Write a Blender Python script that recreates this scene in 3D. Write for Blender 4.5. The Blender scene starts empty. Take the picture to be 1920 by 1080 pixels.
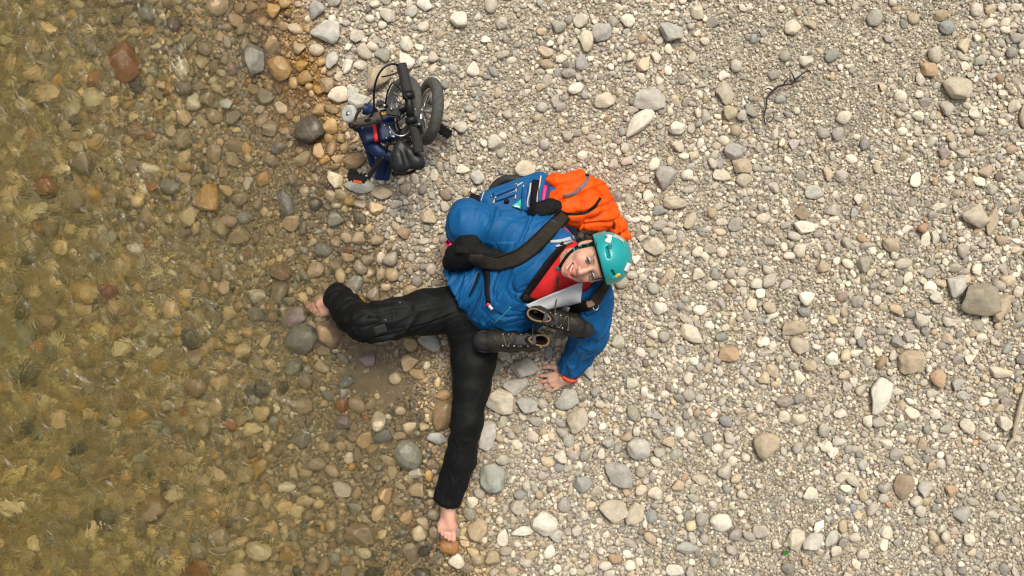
import bpy, bmesh, math, random
import numpy as np
from mathutils import Vector, Matrix
from mathutils.bvhtree import BVHTree

# ------------------------------------------------------------------ camera, sky, sun, exposure
SC = bpy.context.scene
COL = SC.collection
CAM_H, PPM = 4.0, 400.0          # camera height over the bank, photograph pixels per metre on the bank
cam = bpy.data.cameras.new('camera')
cam.sensor_fit = 'HORIZONTAL'
cam.angle = 2 * math.atan(960 / PPM / CAM_H)
cam.clip_start, cam.clip_end = 0.05, 300
cam_ob = bpy.data.objects.new('camera', cam)
cam_ob.location = (0, 0, CAM_H)
COL.objects.link(cam_ob)
SC.camera = cam_ob

SUN_EL, SUN_AZ = math.radians(62), math.radians(20)     # azimuth clockwise from +Y
world = bpy.data.worlds.new('World')
SC.world = world
world.use_nodes = True
wn, wl = world.node_tree.nodes, world.node_tree.links
wn.clear()
sky = wn.new('ShaderNodeTexSky')
sky.sky_type = 'NISHITA'
sky.sun_disc = False
sky.sun_elevation = SUN_EL
sky.sun_rotation = SUN_AZ
sky.air_density, sky.dust_density, sky.ozone_density = 1.0, 6.0, 0.5
hs = wn.new('ShaderNodeHueSaturation')
hs.inputs['Saturation'].default_value = 0.15            # clouded over: the sky is nearly grey
bg = wn.new('ShaderNodeBackground')
bg.inputs['Strength'].default_value = 0.085
wo = wn.new('ShaderNodeOutputWorld')
wl.new(sky.outputs[0], hs.inputs['Color'])
wl.new(hs.outputs[0], bg.inputs['Color'])
wl.new(bg.outputs[0], wo.inputs['Surface'])
sun = bpy.data.lights.new('sun', 'SUN')
sun.energy = 1.5
sun.angle = math.radians(18)
sun.color = (1.0, 0.91, 0.76)
sun_ob = bpy.data.objects.new('sun', sun)
sun_ob.rotation_euler = (math.pi / 2 - SUN_EL, 0, math.pi - SUN_AZ)
sun_ob.rotation_euler = Vector((math.sin(SUN_AZ) * math.cos(SUN_EL), math.cos(SUN_AZ) * math.cos(SUN_EL), math.sin(SUN_EL))).to_track_quat('Z', 'Y').to_euler()
sun_ob.location = (0, 3, 6)
COL.objects.link(sun_ob)
SC.view_settings.view_transform = 'Standard'
SC.view_settings.look = 'None'
SC.view_settings.exposure = 0.62
SC.view_settings.gamma = 1.0
SC.render.engine = 'CYCLES'
SC.cycles.use_denoising = True
SC.cycles.max_bounces = 10
SC.cycles.transmission_bounces = 6
SC.cycles.transparent_max_bounces = 8
SC.cycles.volume_bounces = 1
SC.cycles.diffuse_bounces = 3
SC.cycles.sample_clamp_indirect = 6.0
SC.cycles.filter_width = 1.15

RNG = np.random.default_rng(11)
random.seed(4)

def P(px, py, z=0.0):
    """a point of the place at height z that the photograph shows at (px, py)"""
    s = (CAM_H - z) / CAM_H / PPM
    return np.array([(px - 960) * s, (540 - py) * s, z])

# ------------------------------------------------------------------ scene helpers
WLOC = {}
def link(o, parent=None):
    COL.objects.link(o)
    if parent is not None:
        o.parent = parent
    return o

def tag(o, label=None, cat=None, group=None, kind=None):
    if label: o['label'] = label
    if cat: o['category'] = cat
    if group: o['group'] = group
    if kind: o['kind'] = kind
    return o

def empty(name, loc, label=None, cat=None, group=None):
    o = bpy.data.objects.new(name, None)
    o.empty_display_size = 0.05
    o.location = loc
    link(o)
    WLOC[o.name] = np.array(loc, float)
    return tag(o, label, cat, group)

def mesh_np(name, V, F, mat=None, smooth=True, col=None):
    """V (n,3); F (m,k) array of equal-sized faces, or a list of faces"""
    me = bpy.data.meshes.new(name)
    V = np.asarray(V, np.float32)
    if isinstance(F, np.ndarray):
        m, k = F.shape
        me.vertices.add(len(V)); me.vertices.foreach_set('co', V.ravel())
        me.loops.add(m * k); me.loops.foreach_set('vertex_index', F.astype(np.int32).ravel())
        me.polygons.add(m)
        me.polygons.foreach_set('loop_start', np.arange(0, m * k, k, dtype=np.int32))
        me.update(calc_edges=True)
    else:
        me.from_pydata(V.tolist(), [], [list(f) for f in F])
        me.update()
    me.polygons.foreach_set('use_smooth', np.full(len(me.polygons), smooth, dtype=bool))
    if col is not None:
        at = me.color_attributes.new('Col', 'FLOAT_COLOR', 'POINT')
        c = np.ones((len(V), 4), np.float32); c[:, :3] = col
        at.data.foreach_set('color', c.ravel())
    if mat is not None:
        me.materials.append(mat)
    return me

def mk(name, V, F, mat, parent=None, smooth=True, col=None):
    """one mesh object built in world coordinates, its origin moved to its middle"""
    V = np.asarray(V, float)
    c = (V.min(0) + V.max(0)) / 2
    me = mesh_np(name, V - c, F, mat, smooth, col)
    o = bpy.data.objects.new(name, me)
    link(o, parent)
    p = WLOC[parent.name] if parent is not None else np.zeros(3)
    o.location = c - p
    WLOC[o.name] = c
    return o

# ------------------------------------------------------------------ noise
def _hash(ix, iy, iz, seed):
    h = (ix.astype(np.uint32) * np.uint32(374761393) + iy.astype(np.uint32) * np.uint32(668265263)
         + iz.astype(np.uint32) * np.uint32(2147483647) + np.uint32(seed * 974711 + 12345))
    h = (h ^ (h >> np.uint32(13))) * np.uint32(1274126177)
    h = h ^ (h >> np.uint32(16))
    return (h & np.uint32(0xFFFF)).astype(np.float32) / 65535.0

def noise3(p, f, seed=0):
    """smooth value noise, -1..1; p (n,3)"""
    q = np.asarray(p, np.float64) * f + 500.0
    i = np.floor(q).astype(np.int64)
    t = (q - i); t = t * t * t * (t * (t * 6 - 15) + 10)
    out = 0
    for dx in (0, 1):
        wx = t[:, 0] if dx else 1 - t[:, 0]
        for dy in (0, 1):
            wy = t[:, 1] if dy else 1 - t[:, 1]
            for dz in (0, 1):
                wz = t[:, 2] if dz else 1 - t[:, 2]
                out = out + wx * wy * wz * _hash(i[:, 0] + dx, i[:, 1] + dy, i[:, 2] + dz, seed)
    return out * 2 - 1

def noise2(x, y, f, seed=0):
    x = np.asarray(x, float)
    return noise3(np.stack([x.ravel(), np.asarray(y, float).ravel(), np.zeros(x.size)], 1), f, seed).reshape(x.shape)

# ------------------------------------------------------------------ materials
def nodes_of(m):
    m.use_nodes = True
    return m.node_tree.nodes, m.node_tree.links, m.node_tree.nodes['Principled BSDF']

def mat(name, color, rough=0.6, metal=0.0, var=0.15, scale=40.0, bump=0.0, bscale=120.0, sheen=0.0, spec=0.5, coat=0.0, attr=None):
    """a plain surface: a base colour with some mottling, and fine relief"""
    m = bpy.data.materials.new(name)
    n, l, b = nodes_of(m)
    b.inputs['Roughness'].default_value = rough
    b.inputs['Metallic'].default_value = metal
    b.inputs['Specular IOR Level'].default_value = spec
    if sheen: b.inputs['Sheen Weight'].default_value = sheen; b.inputs['Sheen Roughness'].default_value = 0.5
    if coat: b.inputs['Coat Weight'].default_value = coat; b.inputs['Coat Roughness'].default_value = 0.15
    tc = n.new('ShaderNodeTexCoord')
    nz = n.new('ShaderNodeTexNoise')
    nz.inputs['Scale'].default_value = scale
    nz.inputs['Detail'].default_value = 5
    l.new(tc.outputs['Object'], nz.inputs['Vector'])
    mr = n.new('ShaderNodeMapRange')
    mr.inputs['From Min'].default_value, mr.inputs['From Max'].default_value = 0.25, 0.75
    mr.inputs['To Min'].default_value, mr.inputs['To Max'].default_value = 1 - var, 1 + var
    l.new(nz.outputs['Fac'], mr.inputs['Value'])
    mul = n.new('ShaderNodeVectorMath'); mul.operation = 'SCALE'
    if attr:
        a = n.new('ShaderNodeAttribute'); a.attribute_name = attr
        l.new(a.outputs['Color'], mul.inputs[0])
    else:
        mul.inputs[0].default_value = color
    l.new(mr.outputs[0], mul.inputs['Scale'])
    l.new(mul.outputs[0], b.inputs['Base Color'])
    if bump:
        nb = n.new('ShaderNodeTexNoise')
        nb.inputs['Scale'].default_value = bscale
        nb.inputs['Detail'].default_value = 4
        l.new(tc.outputs['Object'], nb.inputs['Vector'])
        bp = n.new('ShaderNodeBump')
        bp.inputs['Strength'].default_value = bump
        bp.inputs['Distance'].default_value = 0.004
        l.new(nb.outputs['Fac'], bp.inputs['Height'])
        l.new(bp.outputs[0], b.inputs['Normal'])
    return m

def stone_material(name, source, rough=0.75):
    """river stone: its own colour (object colour or colour attribute), mottling, pale veins and small pits"""
    m = bpy.data.materials.new(name)
    n, l, b = nodes_of(m)
    b.inputs['Roughness'].default_value = rough
    b.inputs['Specular IOR Level'].default_value = 0.4
    tc = n.new('ShaderNodeTexCoord')
    if source == 'object':
        oi = n.new('ShaderNodeObjectInfo')
        base = oi.outputs['Color']
        vec = n.new('ShaderNodeVectorMath'); vec.operation = 'MULTIPLY_ADD'
        l.new(tc.outputs['Object'], vec.inputs[0])
        vec.inputs[1].default_value = (1, 1, 1)
        sc = n.new('ShaderNodeVectorMath'); sc.operation = 'SCALE'
        sc.inputs[0].default_value = (37, 91, 53)
        l.new(oi.outputs['Random'], sc.inputs['Scale'])
        l.new(sc.outputs[0], vec.inputs[2])
        vec = vec.outputs[0]
        k = 1.0
    else:
        a = n.new('ShaderNodeAttribute'); a.attribute_name = 'Col'
        base = a.outputs['Color']
        vec = tc.outputs['Object']
        k = 26.0
    nz = n.new('ShaderNodeTexNoise'); nz.inputs['Scale'].default_value = 2.2 * k; nz.inputs['Detail'].default_value = 8; nz.inputs['Roughness'].default_value = 0.65
    l.new(vec, nz.inputs['Vector'])
    mr = n.new('ShaderNodeMapRange'); mr.inputs['From Min'].default_value = 0.3; mr.inputs['From Max'].default_value = 0.7
    mr.inputs['To Min'].default_value = 0.74; mr.inputs['To Max'].default_value = 1.2
    l.new(nz.outputs['Fac'], mr.inputs['Value'])
    mul = n.new('ShaderNodeVectorMath'); mul.operation = 'SCALE'
    l.new(base, mul.inputs[0]); l.new(mr.outputs[0], mul.inputs['Scale'])
    # warm and cool drift
    nz2 = n.new('ShaderNodeTexNoise'); nz2.inputs['Scale'].default_value = 0.9 * k; nz2.inputs['Detail'].default_value = 3
    l.new(vec, nz2.inputs['Vector'])
    tint = n.new('ShaderNodeMix'); tint.data_type = 'RGBA'
    tint.inputs['A'].default_value = (1.05, 1.0, 0.92, 1); tint.inputs['B'].default_value = (0.95, 0.99, 1.04, 1)
    l.new(nz2.outputs['Fac'], tint.inputs['Factor'])
    mu2 = n.new('ShaderNodeVectorMath'); mu2.operation = 'MULTIPLY'
    l.new(mul.outputs[0], mu2.inputs[0]); l.new(tint.outputs['Result'], mu2.inputs[1])
    # veins
    wv = n.new('ShaderNodeTexWave'); wv.inputs['Scale'].default_value = 0.55 * k; wv.inputs['Distortion'].default_value = 7; wv.inputs['Detail'].default_value = 3; wv.inputs['Detail Scale'].default_value = 1.4
    l.new(vec, wv.inputs['Vector'])
    vr = n.new('ShaderNodeMapRange'); vr.inputs['From Min'].default_value = 0.95; vr.inputs['From Max'].default_value = 1.0; vr.inputs['To Max'].default_value = 0.14
    l.new(wv.outputs['Fac'], vr.inputs['Value'])
    vm = n.new('ShaderNodeMix'); vm.data_type = 'RGBA'
    vm.inputs['B'].default_value = (0.55, 0.52, 0.45, 1)
    l.new(vr.outputs[0], vm.inputs['Factor']); l.new(mu2.outputs[0], vm.inputs['A'])
    l.new(vm.outputs['Result'], b.inputs['Base Color'])
    bp = n.new('ShaderNodeBump'); bp.inputs['Strength'].default_value = 0.35; bp.inputs['Distance'].default_value = 0.006
    nb = n.new('ShaderNodeTexNoise'); nb.inputs['Scale'].default_value = 6 * k; nb.inputs['Detail'].default_value = 6
    l.new(vec, nb.inputs['Vector']); l.new(nb.outputs['Fac'], bp.inputs['Height'])
    l.new(bp.outputs[0], b.inputs['Normal'])
    return m

M_STONE = stone_material('river_stone', 'object', 0.8)
M_STONE_WET = stone_material('wet_stone', 'object', 0.35)
M_PEB = stone_material('pebble', 'attribute', 0.8)
M_PEB_WET = stone_material('wet_pebble', 'attribute', 0.35)

def ground_material(name, dry, wet):
    m = bpy.data.materials.new(name)
    n, l, b = nodes_of(m)
    b.inputs['Roughness'].default_value = 0.85
    tc = n.new('ShaderNodeTexCoord')
    v = n.new('ShaderNodeTexVoronoi'); v.inputs['Scale'].default_value = 115
    l.new(tc.outputs['Object'], v.inputs['Vector'])
    sx = n.new('ShaderNodeSeparateColor'); l.new(v.outputs['Color'], sx.inputs[0])
    ramps = []
    for c1, c2, c3 in (dry, wet):
        r = n.new('ShaderNodeValToRGB')
        r.color_ramp.elements[0].color = (*c1, 1); r.color_ramp.elements[1].color = (*c2, 1)
        e = r.color_ramp.elements.new(0.55); e.color = (*c3, 1)
        l.new(sx.outputs[0], r.inputs['Fac']); ramps.append(r)
    at = n.new('ShaderNodeAttribute'); at.attribute_name = 'Col'
    r = n.new('ShaderNodeMix'); r.data_type = 'RGBA'
    sa = n.new('ShaderNodeSeparateColor'); l.new(at.outputs['Color'], sa.inputs[0])
    l.new(sa.outputs[0], r.inputs['Factor']); l.new(ramps[0].outputs[0], r.inputs['A']); l.new(ramps[1].outputs[0], r.inputs['B'])
    r0 = r
    r = n.new('ShaderNodeMix'); r.data_type = 'RGBA'
    r.inputs['B'].default_value = (0.24, 0.115, 0.014, 1)
    l.new(sa.outputs[1], r.inputs['Factor']); l.new(r0.outputs['Result'], r.inputs['A'])
    nz = n.new('ShaderNodeTexNoise'); nz.inputs['Scale'].default_value = 4; nz.inputs['Detail'].default_value = 8
    l.new(tc.outputs['Object'], nz.inputs['Vector'])
    mr = n.new('ShaderNodeMapRange'); mr.inputs['To Min'].default_value = 0.75; mr.inputs['To Max'].default_value = 1.25
    l.new(nz.outputs['Fac'], mr.inputs['Value'])
    mul = n.new('ShaderNodeVectorMath'); mul.operation = 'SCALE'
    l.new(r.outputs['Result'], mul.inputs[0]); l.new(mr.outputs[0], mul.inputs['Scale'])
    l.new(mul.outputs[0], b.inputs['Base Color'])
    bp = n.new('ShaderNodeBump'); bp.inputs['Strength'].default_value = 0.8; bp.inputs['Distance'].default_value = 0.004; bp.invert = True
    l.new(v.outputs['Distance'], bp.inputs['Height']); l.new(bp.outputs[0], b.inputs['Normal'])
    return m

# ------------------------------------------------------------------ terrain
SHORE = np.array([(545, -900), (552, -200), (560, 0), (585, 80), (610, 150), (628, 210), (640, 260), (645, 310), (660, 360), (690, 405), (715, 440),
                  (735, 480), (755, 520), (788, 600), (812, 660), (832, 720), (836, 800), (836, 860), (848, 940), (876, 1010), (908, 1080), (1000, 1300), (1200, 2000)], float)
_SX = (SHORE[:, 0] - 960) / PPM
_SY = (540 - SHORE[:, 1]) / PPM
def shore_d(x, y):
    """metres inland of the waterline (negative: out in the water)"""
    xs = np.interp(np.asarray(y, float), _SY[::-1], _SX[::-1])
    return (x - xs) * 0.88
WATER_Z = -0.012
SILT = P(690, 715)[:2]
def silt(x, y):
    q = ((x - SILT[0]) / 0.21) ** 2 + ((y - SILT[1]) / 0.17) ** 2
    return np.exp(-q * 1.3)
def terrain(x, y):
    x = np.asarray(x, float); y = np.asarray(y, float)
    d = shore_d(x, y)
    z = np.where(d > 0, 0.034 * (1 - np.exp(-np.maximum(d, 0) / 0.22)), -0.34 * (1 - np.exp(np.minimum(d, 0) / 1.7)))
    z = z + 0.008 * noise2(x, y, 2.1, 1) + 0.004 * noise2(x, y, 6.3, 2)
    return z + 0.012 * silt(x, y) * (d < 0)

def axis(lo, hi, far, step):
    mid = np.arange(lo, hi + step / 2, step)
    out = np.geomspace(0.4, far, 10)
    return np.concatenate([(lo - out)[::-1], mid, hi + out])
DX, DY = 3.5, 2.35
gx, gy = axis(-DX, DX, 45, 0.03), axis(-DY, DY, 45, 0.03)
GX, GY = np.meshgrid(gx, gy, indexing='ij')
GZ = terrain(GX, GY)
idx = np.arange(GX.size).reshape(GX.shape)
quads = np.stack([idx[:-1, :-1], idx[1:, :-1], idx[1:, 1:], idx[:-1, 1:]], -1).reshape(-1, 4)
gv = np.stack([GX, GY, GZ], -1).reshape(-1, 3)
dq = shore_d(gv[quads, 0].mean(1), gv[quads, 1].mean(1))
def sub_mesh(F):
    u, inv = np.unique(F, return_inverse=True)
    return gv[u], inv.reshape(F.shape)
M_GROUND = ground_material('gravel_sand', ((0.13, 0.105, 0.075), (0.50, 0.44, 0.34), (0.30, 0.25, 0.185)), ((0.13, 0.098, 0.055), (0.38, 0.29, 0.165), (0.25, 0.19, 0.105)))
def wet_share(x, y, k=1.0):
    """how wet the ground is: a sharp edge beside the bicycle, a broad damp margin further down"""
    d = shore_d(x, y) + 0.06 * noise2(x, y, 4.0, 9)
    b = 0.05 + 0.10 * np.clip((0.55 - np.asarray(y)) / 0.5, 0, 1)
    return np.clip((b * k - d) / (b * k + 0.05), 0, 1)
def algae(x, y):
    d = shore_d(x, y)
    return 1.0 * np.exp(-((d + 0.10) / 0.15) ** 2) * np.clip((np.asarray(y) - 0.45) / 0.3, 0, 1) * np.clip(0.9 + 0.5 * noise2(x, y, 5, 19), 0, 1)
def wetness(V):
    w = wet_share(V[:, 0], V[:, 1], 1.4)
    return np.stack([w, algae(V[:, 0], V[:, 1]), w], 1)
v_, f_ = sub_mesh(quads[dq >= 0]); bank = tag(mk('gravel_bank', v_, f_, M_GROUND, None, True, wetness(v_)), kind='structure')
v_, f_ = sub_mesh(quads[dq < 0]); bed = tag(mk('riverbed', v_, f_, M_GROUND, None, True, wetness(v_)), kind='structure')

# ------------------------------------------------------------------ stones
def ico(sub):
    bm = bmesh.new()
    bmesh.ops.create_icosphere(bm, subdivisions=sub, radius=1.0)
    bm.verts.ensure_lookup_table()
    v = np.array([x.co[:] for x in bm.verts]); f = np.array([[q.index for q in p.verts] for p in bm.faces])
    bm.free()
    return v, f

def rock_shapes(sub, n, seed, facets=9, rough=0.10):
    r = np.random.default_rng(seed)
    v0, f0 = ico(sub)
    out = []
    for i in range(n):
        v = v0.copy()
        ang = r.random()
        for k in range(facets):
            d = r.normal(size=3); d[2] *= 0.7; d /= np.linalg.norm(d)
            h = r.uniform(0.45, 0.92) if ang > 0.3 else r.uniform(0.78, 1.0)
            s = v @ d - h
            v = v - np.maximum(s, 0)[:, None] * d * 0.92
        v = v * (1 + 1.3 * rough * noise3(v, 1.3, seed * 31 + i)[:, None] + rough * 0.4 * noise3(v, 3.1, seed * 17 + i)[:, None])
        e = (v.max(0) - v.min(0)) / 2
        v = (v - (v.max(0) + v.min(0)) / 2) / e
        out.append(v)
    return np.array(out), f0

DRY = np.array([(.76, .70, .59), (.60, .55, .46), (.46, .43, .37), (.40, .375, .33), (.33, .31, .275), (.275, .265, .245), (.30, .305, .295), (.50, .42, .30), (.44, .35, .235), (.40, .27, .16), (.33, .20, .12), (.26, .19, .165), (.15, .135, .115)])
DRY = (DRY * 0.88 + np.array([.46, .42, .35]) * 0.12) * np.array([1.04, 1.0, 0.95])
DRY_W = np.array([.20, .18, .17, .14, .10, .035, .025, .11, .045, .010, .004, .008, .004])
WET = np.array([(.38, .28, .155), (.30, .22, .125), (.22, .17, .105), (.46, .35, .195), (.46, .28, .09), (.33, .15, .05), (.56, .46, .30), (.10, .08, .05), (.24, .22, .165), (.31, .28, .215), (.66, .56, .39)])
WET_W = np.array([.19, .19, .15, .13, .055, .02, .09, .07, .05, .035, .02])
def stone_colours(x, y, rng, bright=0.0):
    n = len(x)
    d = shore_d(x, y) + 0.10 * noise2(x, y, 3.0, 9)
    dry = DRY[rng.choice(len(DRY), n, p=DRY_W / DRY_W.sum())]
    wet = WET[rng.choice(len(WET), n, p=WET_W / WET_W.sum())]
    wd = dry * np.array([0.80, 0.67, 0.46])                  # a dry-bank stone when wet and dulled by silt
    wet = np.where(rng.random(n)[:, None] < 0.40, wd, wet)
    w = wet_share(x, y)[:, None]
    pick = rng.random(n)[:, None] < w
    damp = wet_share(x, y, 2.0)[:, None] * 0.30
    c = np.where(pick, wet, dry * (1 - damp * np.array([.8, 1.0, 1.25])))
    al = (algae(x, y) * rng.uniform(0.5, 1.0, n))[:, None]
    c = c * (1 - al) + np.array([.34, .175, .025]) * al
    c = c * rng.uniform(0.78, 1.18, (n, 1)) * (1 + rng.normal(0, 0.018, (n, 3)))
    return np.clip(c, 0.02, 0.80)

RES = 0.005
NXg, NYg = int(2 * DX / RES), int(2 * DY / RES)
OCC = np.zeros((NXg, NYg), bool)
def ellipse_patch(x, y, a, b, ang, grow=1.0):
    R = max(a, b) * grow
    i0, i1 = int((x - R + DX) / RES), int((x + R + DX) / RES) + 1
    j0, j1 = int((y - R + DY) / RES), int((y + R + DY) / RES) + 1
    if i0 < 0 or j0 < 0 or i1 >= NXg or j1 >= NYg:
        return None
    xx = (np.arange(i0, i1) + 0.5) * RES - DX - x
    yy = (np.arange(j0, j1) + 0.5) * RES - DY - y
    c, s = math.cos(ang), math.sin(ang)
    u = xx[:, None] * c + yy[None, :] * s
    v = -xx[:, None] * s + yy[None, :] * c
    return (slice(i0, i1), slice(j0, j1)), (u / (a * grow)) ** 2 + (v / (b * grow)) ** 2 < 1.0
def occupy(x, y, a, b, ang, tol, grow=0.95, force=False):
    p = ellipse_patch(x, y, a, b, ang, grow)
    if p is None: return False
    sl, m = p
    if not force and (OCC[sl] & m).sum() > tol * max(m.sum(), 1): return False
    OCC[sl] |= m
    return True

SHAPES_HI, F_HI = rock_shapes(4, 12, 5, 10, 0.09)
HI = [mesh_np('stone', SHAPES_HI[i], F_HI, M_STONE) for i in range(12)]
HIW = [mesh_np('stone', SHAPES_HI[i], F_HI, M_STONE_WET) for i in range(12)]
SHAPES_MD, F_MD = rock_shapes(3, 16, 8, 9, 0.10)
MD = [mesh_np('stone', SHAPES_MD[i], F_MD, M_STONE) for i in range(16)]
MDW = [mesh_np('stone', SHAPES_MD[i], F_MD, M_STONE_WET) for i in range(16)]

def put_stone(name, x, y, a, b, ang, colour, parent, meshes, rng, flat=None, sink=0.45, i=None):
    c = flat if flat else min(a, b) * rng.uniform(0.5, 0.75)
    o = bpy.data.objects.new(name, meshes[int(rng.integers(len(meshes))) if i is None else i])
    link(o, parent)
    z = float(terrain(x, y)) + c * (1 - sink)
    w = np.array([x, y, z])
    o.location = w - (WLOC[parent.name] if parent is not None else 0)
    o.scale = (a, b, c)
    o.rotation_euler = (rng.normal(0, 0.10), rng.normal(0, 0.10), ang)
    o.color = (*colour, 1)
    return o

C = dict(white=(.76, .71, .60), cream=(.66, .57, .43), pale=(.50, .47, .41), grey=(.36, .345, .31), slate=(.25, .258, .255), beige=(.48, .40, .29), tan=(.42, .32, .20),
         orange=(.45, .27, .13), brown=(.26, .17, .09), rust=(.24, .10, .035), mauve=(.24, .18, .16), dark=(.10, .09, .075), green=(.27, .29, .25), ochre=(.33, .21, .06),
         wgrey=(.20, .18, .14), wtan=(.30, .22, .12), wdark=(.085, .068, .045), wgreen=(.19, .18, .125), red=(.22, .09, .06), olive=(.24, .20, .13))
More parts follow.
